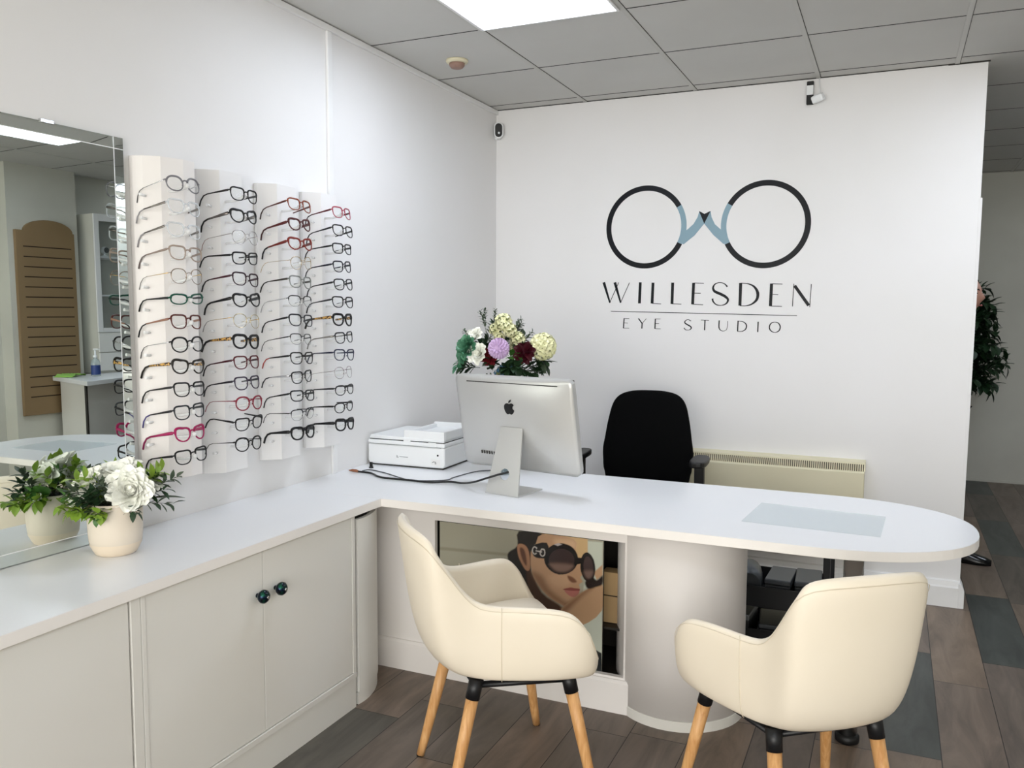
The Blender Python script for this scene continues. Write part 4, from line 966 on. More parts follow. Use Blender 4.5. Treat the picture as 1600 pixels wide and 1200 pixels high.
# rim side wall
idx = [k for k in range(NX+1)] + [i*(NX+1)+NX for i in range(1, NZ+1)] + [NZ*(NX+1)+k for k in range(NX-1, -1, -1)] + [i*(NX+1) for i in range(NZ-1, 0, -1)]
base = len(b.v)
b.add([(V[i][0], -0.010, V[i][2]) for i in idx]+[(V[i][0], 0.012, V[i][2]) for i in idx], [(k, (k+1) % len(idx), len(idx)+(k+1) % len(idx), len(idx)+k) for k in range(len(idx))] + [tuple(range(len(idx), 2*len(idx)))], False)
bodyE = bpy.data.objects.new('body_hinge', None)
tilt = D(11.5); zc = (BZ0+BZ1)/2
bd = b.build('body', M['alu'], t, loc=(0, 0.022, zc), rot=(tilt, 0, 0))
bpy.data.objects.remove(bodyE)
MB().box(-BW+0.004, BW-0.004, 0.0121, 0.0135, -(BZ1-BZ0)/2+0.004, (BZ1-BZ0)/2-0.004).build('screen', M['black_plastic'], bd)
ap = [(0.0, 0.30), (0.18, 0.36), (0.33, 0.33), (0.44, 0.21), (0.345, 0.12), (0.31, 0.0), (0.345, -0.12), (0.46, -0.21), (0.40, -0.36), (0.27, -0.51), (0.15, -0.55), (0.0, -0.50), (-0.15, -0.55), (-0.28, -0.50), (-0.41, -0.30), (-0.47, -0.05), (-0.44, 0.16), (-0.33, 0.31), (-0.18, 0.355)]
ap = [(p.x, p.y) for p in catmull([(a, c, 0) for a, c in ap], 4, closed=True)]
lf = [(0.0, 0.40), (0.02, 0.52), (0.10, 0.62), (0.21, 0.67), (0.20, 0.55), (0.12, 0.44)]
s_ = 0.047
b = MB(); b.prism([(a*s_, c*s_) for a, c in ap], -0.0372, -0.0335, 'y'); b.prism([(a*s_, c*s_) for a, c in lf], -0.0372, -0.0330, 'y')
b.build('emblem', M['black_plastic'], bd, loc=(-0.004, 0, 0.072))
MB().box(-0.205, 0.205, -0.0190, -0.0160, 0.1590, 0.1625).build('vent_slot', M['gap'], bd)
b = MB()
for k in range(7): b.box(-0.165+k*0.012, -0.161+k*0.012, -0.0315, -0.027, -0.125, -0.113)
b.build('port', M['gap'], bd)
# stand: tapered upright with a round cable hole, and the foot plate
hz = 0.075; outl = [(-0.074, 0.0), (0.074, 0.0), (0.049, 0.245), (-0.049, 0.245)]
def ray_poly(c, a, poly):
    d = Vector((math.cos(a), math.sin(a))); best = None
    for i in range(len(poly)):
        p, q = Vector(poly[i]), Vector(poly[(i+1) % len(poly)]); e = q-p
        den = d.x*e.y-d.y*e.x
        if abs(den) < 1e-9: continue
        w = p-Vector(c); tt = (w.x*e.y-w.y*e.x)/den; uu = (w.x*d.y-w.y*d.x)/den
        if tt > 0 and -1e-6 <= uu <= 1+1e-6 and (best is None or tt < best): best = tt
    return (c[0]+d.x*best, c[1]+d.y*best)
angs = sorted([2*PI*k/48 for k in range(48)] + [math.atan2(p[1]-hz, p[0]) % (2*PI) for p in outl])
inner = [(0.021*math.cos(a), hz+0.021*math.sin(a)) for a in angs]
outer = [ray_poly((0, hz), a, outl) for a in angs]
def upright(y_off): return lambda p: (p[0], -0.080+0.064*(p[1]/0.245)+y_off, p[1])
f0, f1 = upright(0), upright(0.0055)
V = [f0(p) for p in inner]+[f0(p) for p in outer]+[f1(p) for p in inner]+[f1(p) for p in outer]; n = len(angs); F = []
for k in range(n):
    j = (k+1) % n
    F += [(k, j, n+j, n+k), (2*n+k, 3*n+k, 3*n+j, 2*n+j), (k, 2*n+k, 2*n+j, j), (n+k, n+j, 3*n+j, 3*n+k)]
b = MB(); b.add(V, F)
b.box(-0.074, 0.074, -0.080, 0.085, 0, 0.0055)
b.build('stand', M['alu'], t)

# cables on the worktop
def cable(name, pts, r, label, m, n=8):
    P = catmull(pts, n)
    o = MB().tube(P, r, n=8).build(name, m)
    return tag(o, label, 'cable')
zc_ = ZT+0.0052
c1 = cable('power_cable', [(0.085, -1.535, zc_), (0.155, -1.543, zc_), (0.245, -1.600, zc_), (0.375, -1.600, zc_), (0.47, -1.602, zc_), (0.535, -1.560, zc_), (0.60, -1.58, zc_+0.004), (0.69, -1.66, zc_+0.03), (0.76, -1.685, zc_+0.056), (0.803, -1.670, zc_+0.071), (0.825, -1.655, zc_+0.076), (0.83, -1.62, zc_+0.078)], 0.0040, 'thick black cable snaking from printer through the computer stand', M['black_plastic'])
MB().tube([(0.088, -1.5355, zc_), (0.075, -1.534, zc_+0.002), (0.055, -1.532, zc_+0.002), (0.036, -1.530, zc_)], [0.0045, 0.0062, 0.0058, 0.0015], n=12).build('cable_end', mat('copper_tip', (150, 96, 66), 0.4), c1)
c2 = cable('thin_cable', [(0.088, -1.508, ZT+0.0025), (0.100, -1.470, ZT+0.0025), (0.195, -1.500, ZT+0.0025), (0.330, -1.575, ZT+0.003), (0.40, -1.588, ZT+0.003), (0.50, -1.53, ZT+0.003), (0.505, -1.46, ZT+0.003), (0.53, -1.31, ZT+0.003), (0.60, -1.24, ZT+0.003)], 0.0022, 'thin grey cable looping beside the thick black one', cmat((90, 92, 96), 0.5))
t = thing('usb_plug', 'small black plug standing near front of the printer', 'plug', (0.075, -1.42, ZT))
MB().box(-0.006, 0.006, -0.004, 0.004, 0.006, 0.026).build('plug_body', M['black_plastic'], t, bevel=0.001)
MB().lathe([(0.010, 0.0), (0.010, 0.004), (0.005, 0.008)], n=16).build('plug_base', M['black_plastic'], t)
o = MB().prism([(1.712, -1.404), (2.118, -1.441), (2.106, -1.722), (1.690, -1.701)][::-1], ZT+0.0004, ZT+0.0044).build('glass_pad', M['pad'], bevel=0.001)
tag(o, 'clear glass writing pad lying on the rounded end of the desk', 'desk pad')

# ================================================================ printer
t = thing('printer', 'white multifunction printer in the corner of the worktop by the wall', 'printer', (0.198, -1.180, ZT+0.0005), D(1.5))
PX, PY = 0.190, 0.165
b = MB(); b.prism([(-PX+0.008, 0.006), (PX-0.008, 0.006), (PX, 0.020), (PX, 0.095), (-PX, 0.095), (-PX, 0.020)], -PY, PY, 'y'); b.build('body', M['white_plastic'], t, bevel=0.007, seg=3)
b = MB(); b.box(-PX+0.012, PX-0.012, -PY+0.012, PY-0.012, 0.0, 0.008); b.box(-PX+0.006, PX-0.006, -PY+0.006, PY-0.006, 0.1130, 0.1165)
b.build('gap_band', M['gap'], t)
MB().box(-PX, PX, -PY, PY-0.004, 0.0955, 0.1135).build('scanner_bed', M['white_plastic'], t, bevel=0.005, seg=3)
MB().prism([(-PX+0.004, 0.1165), (PX-0.004, 0.1165), (PX-0.004, 0.130), (-PX+0.012, 0.134)], -PY+0.004, PY-0.006, 'y').build('lid', M['white_plastic'], t, bevel=0.004, seg=2)
b = MB()
x0, x1 = -0.012, PX-0.004
b.box(x0, x1, -PY+0.006, -PY+0.020, 0.117, 0.163); b.box(x0, x0+0.016, -PY+0.02, PY-0.03, 0.125, 0.158); b.box(x1-0.014, x1, -PY+0.02, PY-0.03, 0.117, 0.162)
b.box(x0+0.016, x1-0.014, -PY+0.02, PY-0.03, 0.125, 0.142); b.box(x0, x1, PY-0.044, PY-0.03, 0.125, 0.166)
b.build('document_feeder', M['white_plastic'], t, bevel=0.003)
b = MB(); b.box(-0.01, 0.024, -PY-0.0006, -PY+0.004, 0.100, 0.120); b.box(0.112, 0.148, -PY-0.0006, -PY+0.004, 0.096, 0.116)
b.build('latch', M['white_plastic'], t, bevel=0.001)
b = MB(); b.box(-PX+0.010, PX-0.016, -PY-0.0006, -PY+0.001, 0.0945, 0.0958); b.build('front_seam', M['grey_plastic'], t)
MB().lathe([(0.0042, -0.0012), (0.0042, 0.001)], axis='y', n=14).build('sensor_dot', M['black_plastic'], t, loc=(0.158, -PY, 0.062))
b = MB(); b.box(0.125, 0.17, -PY-0.0006, -PY, 0.018, 0.044); b.build('badge', M['trim'], t, bevel=0.0005)
MB().tube([(0.132, -PY-0.0016, 0.030), (0.138, -PY-0.0016, 0.034), (0.148, -PY-0.0016, 0.033), (0.150, -PY-0.0016, 0.026), (0.144, -PY-0.0016, 0.026)], 0.0013, n=6).build('badge_mark', M['black_plastic'], t)
b = MB(); b.box(-0.030, 0.012, -PY-0.0007, -PY, 0.0440, 0.0460); b.box(-0.044, -0.041, -PY-0.0007, -PY, 0.040, 0.050); b.box(-0.038, -0.0355, -PY-0.0007, -PY, 0.040, 0.044)
b.build('front_mark', M['grey_plastic'], t)

# ================================================================ leaves and petals
def frame_of(d):
    d = Vector(d).normalized(); a = Vector((0, 0, 1)) if abs(d.z) < 0.9 else Vector((1, 0, 0))
    s = d.cross(a).normalized(); return d, s, s.cross(d).normalized()
def leaf(b, p, d, L, W, droop=0.3, mi=0, up=None):
    d, s, u = frame_of(d)
    if up is not None:
        s = d.cross(Vector(up)).normalized(); u = s.cross(d)
    pr = [(0, 0.05), (0.25, 0.75), (0.5, 1.0), (0.75, 0.7), (1.0, 0.02)]
    V = []; 
    for t_, w in pr:
        c = Vector(p)+d*L*t_-u*L*droop*t_*t_
        V += [c-s*W*w*0.5+u*W*0.12*w, c-u*W*0.02, c+s*W*w*0.5+u*W*0.12*w]
    F = []
    for i in range(4):
        for k in range(2): F.append((i*3+k, i*3+k+1, i*3+k+4, i*3+k+3))
    b.add(V, F, True, mi)
def petal(b, c, axis, az, e0, e1, L, W, cup=0.35, mi=0, ruffle=0.0, r0=0.1):
    ax, s, u = frame_of(axis)
    out = s*math.cos(az)+u*math.sin(az); side = ax.cross(out)
    nv, nu = 5, 4; V = []; p = Vector(c)+out*L*r0
    for i in range(nv+1):
        t_ = i/nv; e = e0+(e1-e0)*t_
        d = out*math.cos(e)+ax*math.sin(e)
        if i: p = p+d*(L/nv)
        w = W*math.sin(PI*min(1.0, 0.18+t_*0.72))**0.8
        if i == nv: w *= 0.75
        nrm = ax*math.cos(e)-out*math.sin(e)
        for k in range(nu+1):
            q = -1+2*k/nu
            V.append(p+side*w*0.5*q+nrm*(cup*w*0.5*q*q)+nrm*ruffle*L*math.sin(q*4+az*7+i))
    F = []
    for i in range(nv):
        for k in range(nu):
            a = i*(nu+1)+k; F.append((a, a+1, a+nu+2, a+nu+1))
    b.add(V, F, True, mi)
def rose(c, axis, R, m, parent, rr, layers=5, name='flower', mi_in=None):
    b = MB(); az = rr.uniform(0, 6); ax = Vector(axis).normalized()
    for l in range(layers):
        f = l/(layers-1) if layers > 1 else 1; n = 4+int(l*1.7)
        for k in range(n):
            az += 2.4
            petal(b, Vector(c)-ax*R*(0.50-0.10*f), axis, az, D(84-30*f), D(100-92*f+rr.uniform(-12, 12)), R*(0.62+0.50*f)*rr.uniform(0.9, 1.08), R*(0.50+0.42*f), cup=0.55, ruffle=0.012, r0=0.03+0.16*f)
    b.sphere(Vector(c)-ax*R*0.25, R*0.36, nu=12, nv=8)
    return b.build(name, m, parent)
def hydrangea(c, R, m, parent, rr, n=70, name='flower', face=None, fl=0.30):
    b = MB(); b.sphere(c, R*0.72, nu=14, nv=10, mi=1)
    for i in range(n):
        z = 1-2*(i+0.5)/n; a = i*2.39996
        s = math.sqrt(1-z*z); d = Vector((s*math.cos(a), s*math.sin(a), z))
        p = Vector(c)+d*R*rr.uniform(0.84, 0.96); o = rr.uniform(0, 6)
        for k in range(4):
            petal(b, p, d, o+k*PI/2, D(34), D(8), R*fl*rr.uniform(0.8, 1.1), R*fl*0.85, cup=0.3, r0=0.1)
    return b.build(name, [m, CORE], parent)
def mum(c, axis, R, m, parent, rr, name='flower'):
    b = MB(); ax, s, u = frame_of(axis); b.sphere(Vector(c)-ax*R*0.2, R*0.72, nu=14, nv=10)
    n = 120
    for i in range(n):
        f = (i+0.5)/n; th = math.acos(1-1.5*f); a = i*2.39996
        d = ax*math.cos(th)+(s*math.cos(a)+u*math.sin(a))*math.sin(th)
        petal(b, Vector(c)-ax*R*0.2+d*R*0.66, d, a, D(75), D(25), R*0.30, R*0.26, cup=0.6, r0=0.0)
    return b.build(name, m, parent)
def sprig(b, p, d, L, nl, ll, lw, rr, mi=0, smi=0, curve=0.2, r=0.0012):
    d = Vector(d).normalized(); P = []
    for i in range(7):
        t_ = i/6; P.append(Vector(p)+d*L*t_+Vector((0, 0, -curve*L*t_*t_)))
    b.tube(P, [r*(1-0.6*i/6) for i in range(7)], n=5, mi=smi)
    for i in range(nl):
        t_ = 0.25+0.75*i/max(1, nl-1); k = min(5, int(t_*6)); f = t_*6-k
        q = P[k].lerp(P[min(6, k+1)], f); dr = (P[min(6, k+1)]-P[k]).normalized()
        a = i*2.4+rr.uniform(-0.4, 0.4); _, s, u = frame_of(dr)
        o = (s*math.cos(a)+u*math.sin(a))
        leaf(b, q, dr*0.7+o*0.8, ll*rr.uniform(0.8, 1.15), lw*rr.uniform(0.85, 1.1), droop=rr.uniform(0, 0.35), mi=mi)
def lmat(name, c, c2): return mat(name, c, 0.45, noise=(40, c2, 0.8))
G_DARK = lmat('leaf_dark', (34, 58, 36), (52, 80, 48)); G_MID = lmat('leaf_mid', (62, 104, 44), (84, 130, 58)); G_LIME = lmat('leaf_lime', (142, 168, 62), (112, 150, 50))
G_GREY = lmat('leaf_grey', (62, 78, 60), (86, 100, 78)); STEM = mat('stem_green', (52, 66, 34), 0.6)
WHITE_P = mat('petal_white', (253, 253, 246), 0.6, noise=(25, (246, 249, 232), 0.4))
CREAM_P = mat('petal_cream', (232, 230, 190), 0.6, noise=(25, (214, 216, 160), 0.6))

CORE = mat('floret_core', (150, 158, 104), 0.8)
rr = random.Random(3)
t = thing('potted_flowers', 'cream ceramic pot of white artificial peonies on worktop by the mirror', 'potted plant', (0.152, -2.812, ZT+0.0005))
MB().lathe([(0.050, 0.0), (0.0535, 0.003), (0.0585, 0.012), (0.0660, 0.028), (0.0688, 0.040), (0.0706, 0.060), (0.0716, 0.090), (0.0720, 0.120), (0.0718, 0.1465), (0.0697, 0.1475), (0.0685, 0.140)], n=64, cap=False).build('pot', M['pot'], t)
MB().lathe([(0.0502, 0.0004), (0.0543, 0.0030), (0.0594, 0.0118), (0.0669, 0.0276), (0.0683, 0.034)], n=64, cap=False).build('glazed_base', M['pot_lip'], t)
MB().lathe([(0.0, 0.001), (0.048, 0.004), (0.0683, 0.132), (0.04, 0.138), (0.0, 0.140)], n=32, cap=False).build('moss', M['soil'], t)
rose((0.062, -0.002, 0.184), (0.55, -0.66, 0.42), 0.055, WHITE_P, t, rr, 7)
rose((0.002, 0.022, 0.225), (0.15, -0.35, 1.0), 0.052, WHITE_P, t, rr, 7)
rose((-0.042, -0.050, 0.205), (-0.1, -0.7, 0.7), 0.044, WHITE_P, t, rr, 6)
rose((-0.048, -0.078, 0.158), (0.1, -0.9, 0.1), 0.026, WHITE_P, t, rr, 4)
rose((-0.040, 0.055, 0.190), (-0.8, 0.2, 0.6), 0.050, WHITE_P, t, rr, 7)
rose((0.062, 0.062, 0.200), (0.5, 0.3, 0.8), 0.042, WHITE_P, t, rr, 6)
MATS = [G_DARK, G_MID, G_LIME, G_GREY, STEM]
for (d, L, nl, mi) in [((-0.30, -0.62, 0.62), 0.115, 12, 3), ((-0.05, -0.85, 0.5), 0.10, 10, 0), ((-0.45, -0.6, 0.25), 0.10, 9, 2), ((-0.1, -0.8, 0.15), 0.085, 7, 2), ((0.62, 0.45, 0.9), 0.14, 10, 2), ((-0.55, -0.45, 0.9), 0.125, 9, 2), ((0.3, -0.8, 0.0), 0.07, 7, 1), ((0.7, 0.55, 0.5), 0.12, 9, 0), ((0.05, -0.7, 0.75), 0.10, 12, 0), ((0.2, -0.5, 0.9), 0.115, 12, 3), ((-0.2, -0.9, 0.22), 0.10, 8, 2), ((0.35, -0.75, 0.12), 0.085, 7, 2),
        ((0.55, 0.50, 0.80), 0.135, 13, 0), ((0.62, 0.62, 0.62), 0.165, 12, 3), ((0.55, 0.62, 0.95), 0.150, 8, 2), ((0.4, 0.4, 1.1), 0.120, 8, 2), ((0.50, 0.65, 0.05), 0.115, 8, 0),
        ((-0.4, 0.3, 1.0), 0.13, 10, 2), ((-0.6, 0.5, 0.8), 0.14, 12, 3), ((-0.5, -0.2, 0.95), 0.13, 10, 1), ((0.7, -0.1, 0.05), 0.07, 6, 0), ((-0.7, 0.1, 0.3), 0.09, 9, 2), ((-0.25, -0.55, 1.1), 0.12, 8, 2), ((-0.45, -0.75, 0.55), 0.11, 10, 1)]:
    b = MB(); v = Vector(d).normalized()
    sprig(b, (v.x*0.035, v.y*0.035, 0.132), d, L, int(nl*1.5), 0.032 if mi != 2 else 0.038, 0.018 if mi != 2 else 0.023, rr, mi=0, smi=1, curve=0.15)
    b.build('leaf_sprig', [MATS[mi], STEM], t)
for (p, d, L, W, mm) in [((0.075, 0.05, 0.15), (0.66, 0.75, 0.06), 0.095, 0.028, G_DARK), ((-0.05, -0.06, 0.14), (-0.5, -0.5, 0.75), 0.085, 0.055, G_MID), ((0.01, -0.065, 0.13), (0.2, -0.8, 0.25), 0.055, 0.03, G_GREY), ((-0.06, 0.02, 0.13), (-0.8, 0.2, 0.6), 0.09, 0.06, G_MID),
        ((0.03, -0.05, 0.125), (0.5, -0.6, 0.25), 0.05, 0.04, G_DARK), ((-0.02, -0.06, 0.125), (-0.2, -0.7, 0.3), 0.05, 0.04, G_DARK)]:
    b = MB(); leaf(b, p, d, L, W, 0.12); b.build('leaf', mm, t)

# bouquet behind the computer
t = thing('flower_bouquet', 'mixed artificial bouquet in glass vase behind the computer', 'bouquet', (0.640, -1.29, ZT+0.0005))
MB().lathe([(0.045, 0.0), (0.048, 0.01), (0.040, 0.08), (0.036, 0.20), (0.046, 0.26), (0.043, 0.26), (0.033, 0.20), (0.037, 0.08), (0.044, 0.012)], n=40, cap=False).build('vase', clear('vase_glass', (170, 196, 206), 0.35), t)
rv = Vector((0.913, 0.408, 0)); dv = Vector((-0.408, 0.913, 0))
def bp_(px, py, dep=0.0):
    return rv*((px-795)/375.0) + dv*dep + Vector((0, 0, 1.259-ZT-(py-540)/375.0))
rr = random.Random(11)
b = MB()
for i in range(16):
    a = i*2.4; b.tube([(0.02*math.cos(a), 0.02*math.sin(a), 0.01), (0.01*math.cos(a), 0.01*math.sin(a), 0.26), (0.07*math.cos(a), 0.05*math.sin(a), 0.42)], 0.003, n=6)
b.build('stems', STEM, t)
rose(bp_(757, 551, -0.06), (-0.1, -1, 0.25), 0.041, WHITE_P, t, rr, 6)
rose(bp_(750, 525, 0.0), (-0.2, -0.8, 0.6), 0.036, WHITE_P, t, rr, 5)
mum(bp_(788, 543, -0.07), (0.05, -1, 0.2), 0.049, mat('petal_lilac', (206, 178, 216), 0.6), t, rr)
rose(bp_(774, 556, -0.05), (0, -1, 0.1), 0.036, mat('petal_red', (104, 14, 26), 0.55), t, rr, 5)
RD = mat('petal_burgundy', (70, 10, 26), 0.5)
rose(bp_(829, 550, -0.05), (0.2, -1, 0.2), 0.040, RD, t, rr, 5)
b = MB()
for d in ((0.5, -0.4, 0.9), (1, -0.3, 0.2), (0.8, -0.4, -0.6), (-0.3, -0.4, 0.7)): leaf(b, bp_(829, 550, -0.07), d, 0.055, 0.036, 0.1)
b.build('flower', RD, t)
hydrangea(bp_(857, 541, -0.02), 0.054, CREAM_P, t, rr, 80)
for (x, y, dp, R) in ((796, 503, 0.0, 0.034), (784, 515, 0.02, 0.026), (806, 516, -0.02, 0.028), (818, 530, 0.0, 0.030), (790, 528, 0.0, 0.022), (814, 543, 0.02, 0.024), (800, 510, -0.03, 0.022)):
    hydrangea(bp_(x, y, dp), R, CREAM_P, t, rr, 30, fl=0.40)
SUC = lmat('leaf_succulent', (84, 142, 108), (58, 110, 84))
rose(bp_(739, 543, -0.03), (-0.3, -1, 0.25), 0.044, SUC, t, rr, 6)
rose(bp_(733, 557, -0.02), (-0.4, -1, 0.0), 0.028, SUC, t, rr, 4)
for (x, y, d, L, nl, mm, ll) in [(770, 520, (-0.3, 0, 1), 0.10, 16, G_GREY, 0.016), (782, 505, (0.0, 0.2, 1), 0.06, 10, G_GREY, 0.014), (768, 505, (-0.1, 0.1, 1), 0.06, 10, G_DARK, 0.014),
        (745, 530, (-0.6, 0.1, 0.7), 0.05, 8, G_GREY, 0.016), (800, 575, (0.9, 0.1, -0.05), 0.13, 16, G_DARK, 0.045), (795, 575, (0.5, -0.2, 0.1), 0.10, 14, G_DARK, 0.05), (760, 575, (-0.4, -0.2, 0.05), 0.07, 12, G_DARK, 0.045),
        (780, 580, (0.1, -0.3, 0.3), 0.08, 14, G_DARK, 0.045), (810, 565, (0.3, 0.1, 0.5), 0.09, 14, G_DARK, 0.045), (825, 575, (0.8, 0.2, 0.2), 0.08, 10, G_DARK, 0.045), (800, 560, (0.6, -0.2, 0.2), 0.08, 12, G_MID, 0.035),
        (770, 560, (-0.2, 0.1, 0.3), 0.08, 14, G_DARK, 0.045), (835, 560, (0.9, 0.2, -0.2), 0.07, 5, G_GREY, 0.05), (800, 545, (0.1, 0.3, 0.6), 0.10, 14, G_DARK, 0.04), (785, 535, (0, 0.3, 0.6), 0.08, 12, G_DARK, 0.03),
        (780, 560, (0.1, 0.2, 0.2), 0.08, 18, G_DARK, 0.04), (805, 550, (0.2, 0.2, 0.3), 0.09, 18, G_DARK, 0.04), (775, 530, (0.0, 0.2, 0.4), 0.08, 16, G_DARK, 0.028), (812, 525, (0.1, 0.3, 0.4), 0.07, 16, G_GREY, 0.022), (765, 545, (0, 0.3, 0.3), 0.07, 14, G_DARK, 0.03), (840, 565, (0.6, 0.1, 0.1), 0.06, 12, G_DARK, 0.035), (800, 578, (0.2, -0.3, 0.1), 0.07, 14, G_DARK, 0.045),
        (745, 560, (-0.5, 0.1, -0.1), 0.05, 8, SUC, 0.03), (730, 560, (-0.3, -0.1, -0.6), 0.04, 6, SUC, 0.03), (830, 532, (0.3, 0.3, 0.5), 0.05, 8, G_GREY, 0.018), (815, 510, (0.3, 0.3, 0.6), 0.04, 8, G_GREY, 0.016)]:
    b = MB(); sprig(b, bp_(x, y, 0.01), d, L, int(nl*1.6), ll*1.15, ll*0.62, rr, curve=0.1); b.build('leaf_sprig', [mm], t)
for (x, y) in ((795, 578), (804, 574), (790, 583)):
    hydrangea(bp_(x, y, -0.02), 0.020, mat('petal_blue', (88, 132, 158), 0.6) if x == 795 else bpy.data.materials['petal_blue'], t, rr, 14, fl=0.5)

# ================================================================ trolley under the desk
t = thing('storage_trolley', 'black storage trolley with corner posts under the desk behind the drum', 'trolley', (1.70, -0.85, 0))
for x in (-0.20, 0.215):
    for y in (-0.155, 0.155):
        MB().box(x-0.013, x+0.013, y-0.010, y+0.010, 0.03, 0.50).build('post', M['black_metal'], t, bevel=0.002)
for z, h in ((0.035, 0.075), (0.205, 0.085)):
    b = MB(); b.box(-0.186, 0.201, -0.144, 0.144, z, z+0.004); b.box(-0.186, 0.201, -0.148, -0.145, z, z+h); b.box(-0.186, 0.201, 0.145, 0.148, z, z+h); b.box(-0.189, -0.186, -0.144, 0.144, z, z+h); b.box(0.201, 0.204, -0.144, 0.144, z, z+h)
    b.build('tray', M['black_metal'], t)
for x in (-0.2, 0.215):
    for y in (-0.155, 0.155): MB().lathe([(0.014, -0.008), (0.0148, 0.008)], axis='x', n=14).build('caster', M['black_plastic'], t, loc=(x, y, 0.015))
DG = cmat((62, 66, 70), 0.4); DG2 = cmat((44, 46, 48), 0.5)
def small_box(name, lab, x, y, z, sx, sy, h, m, rz=0, lidm=None):
    q = thing(name, lab, 'box', (x, y, z), D(rz))
    MB().box(-sx/2, sx/2, -sy/2, sy/2, 0, h*0.78).build('box_body', m, q, bevel=0.006)
    MB().box(-sx/2-0.001, sx/2+0.001, -sy/2-0.001, sy/2+0.001, h*0.79, h).build('lid', lidm or m, q, bevel=0.005)
small_box('storage_box', 'dark grey lidded box on the trolley tray, next to right post', 1.838, -0.86, 0.2095, 0.10, 0.20, 0.110, DG2, 3, DG)
small_box('storage_box', 'dark grey lidded box on the trolley tray, middle of three', 1.730, -0.87, 0.2095, 0.10, 0.20, 0.108, DG2, -2, DG)
q = thing('spectacle_case', 'curved grey case leaning on the trolley tray beside the drum', 'case', (1.605, -0.88, 0.2095), D(8))
MB().tube([(0, -0.09, 0.07), (0, -0.05, 0.075), (0, 0.05, 0.075), (0, 0.09, 0.07)], [0.045, 0.052, 0.052, 0.045], n=16, r2=[0.055, 0.068, 0.068, 0.055]).build('case_shell', DG, q)
small_box('storage_box', 'dark box low on the bottom trolley tray, right one', 1.71, -0.88, 0.0395, 0.12, 0.20, 0.09, DG2, 6, DG)
small_box('storage_box', 'grey topped box on the bottom trolley tray beside the drum', 1.578, -0.88, 0.0395, 0.095, 0.18, 0.115, DG2, -4, cmat((120, 124, 126), 0.4))

# ================================================================ far side of the room (seen in the mirror)
t = thing('slat_board', 'tall brown slatted display board with arched top on the far pillar', 'display board', (4.03, -0.20, 0.66))
pr = [(-0.238, 0), (0.236, 0), (0.236, 1.390)] + [(0.0275+0.1975*math.cos(PI*k/16), 1.392+0.088*math.sin(PI*k/16)) for k in range(0, 17)] + [(-0.238, 1.392)]
MB().prism(pr, -0.030, -0.0005, 'x').build('board', M['tan_wood'], t, bevel=0.002)
b = MB()
for k in range(16): b.box(-0.0306, -0.0298, -0.185, 0.205, 0.135+k*0.0755, 0.143+k*0.0755)
b.build('groove', M['tan_dark'], t)
t = thing('side_counter', 'white angled counter beside the slatted board, seen in the mirror', 'counter', (3.85, 0.1, 0))
poly = [(3.985, -0.215), (3.20, -0.49), (3.62, 0.80), (3.985, 0.80)]
MB().prism([(x-3.85, y-0.1) for x, y in poly][::-1], 0.915, 0.947).build('slab', M['laminate'], t, bevel=0.002)
base = [(3.975, -0.16), (3.42, -0.34), (3.70, 0.78), (3.975, 0.78)]
MB().prism([(x-3.85, y-0.1) for x, y in base][::-1], 0.0, 0.9145).build('base', M['cab'], t)
b = MB(); b.prism([(x-3.85, y-0.1) for x, y in [(3.417, -0.343), (3.455, -0.331), (3.45, -0.325), (3.42, -0.33)]], 0.02, 0.90); b.build('corner_strip', M['gap'], t)
t = thing('glass_cabinet', 'white wall cabinet with glass shelves reflected in the mirror', 'cabinet', (4.05, 0.45, 0.948))
b = MB(); b.box(0.10, 0.115, -0.30, 0.30, 0, 1.275); b.box(-0.12, 0.10, -0.30, -0.282, 0, 1.275); b.box(-0.12, 0.10, 0.282, 0.30, 0, 1.275); b.box(-0.12, 0.10, -0.282, 0.282, 1.255, 1.275); b.box(-0.12, 0.10, -0.282, 0.282, 0.33, 0.35); b.box(-0.12, 0.10, -0.282, 0.282, 0.0, 0.018)
b.build('carcass', M['old_wall'], t)
for z in (0.62, 0.93): MB().box(-0.10, 0.10, -0.281, 0.281, z, z+0.012).build('shelf', M['pane'] if False else M['trim'], t)
b = MB(); b.box(-0.135, -0.121, -0.30, -0.255, 0.33, 1.275); b.box(-0.135, -0.121, 0.255, 0.30, 0.33, 1.275); b.box(-0.135, -0.121, -0.255, 0.255, 1.22, 1.275); b.box(-0.135, -0.121, -0.255, 0.255, 0.33, 0.365)
dr_ = b.build('door_frame', M['trim'], t, bevel=0.002)
MB().box(-0.130, -0.127, -0.2548, 0.2548, 0.3652, 1.2198).build('glass', M['pane'], dr_)
for z0, z1 in ((0.02, 0.165), (0.170, 0.325)):
    d_ = MB().box(-0.135, -0.121, -0.298, 0.298, z0, z1).build('drawer', M['cab'], t, bevel=0.002)
    MB().lathe([(0.006, -0.155), (0.010, -0.150), (0.006, -0.135)], (0, -0.0, (z0+z1)/2), axis='x', n=12).build('knob', M['black_plastic'], d_)
t = thing('webcam', 'small round black camera on white stand inside the glass cabinet', 'camera', (4.0, 0.30, 0.948+0.943))
MB().lathe([(0.028, 0), (0.028, 0.006), (0.008, 0.014), (0.008, 0.03)], n=20).build('base', M['white_plastic'], t)
MB().sphere((0, 0, 0.052), 0.030, nu=18, nv=12).build('head', M['white_plastic'], t)
MB().lathe([(0.020, -0.034), (0.024, -0.026)], (0, 0, 0.052), axis='x', n=20).build('face', M['black_plastic'], t)
t = thing('sanitiser_bottle', 'clear pump bottle with blue label on the counter seen in the mirror', 'bottle', (3.66, -0.08, 0.9475))
MB().lathe([(0.030, 0), (0.034, 0.004), (0.034, 0.10), (0.026, 0.125), (0.014, 0.132), (0.014, 0.142)], n=28).build('bottle', clear('bottle_plastic', (190, 205, 210), 0.45), t)
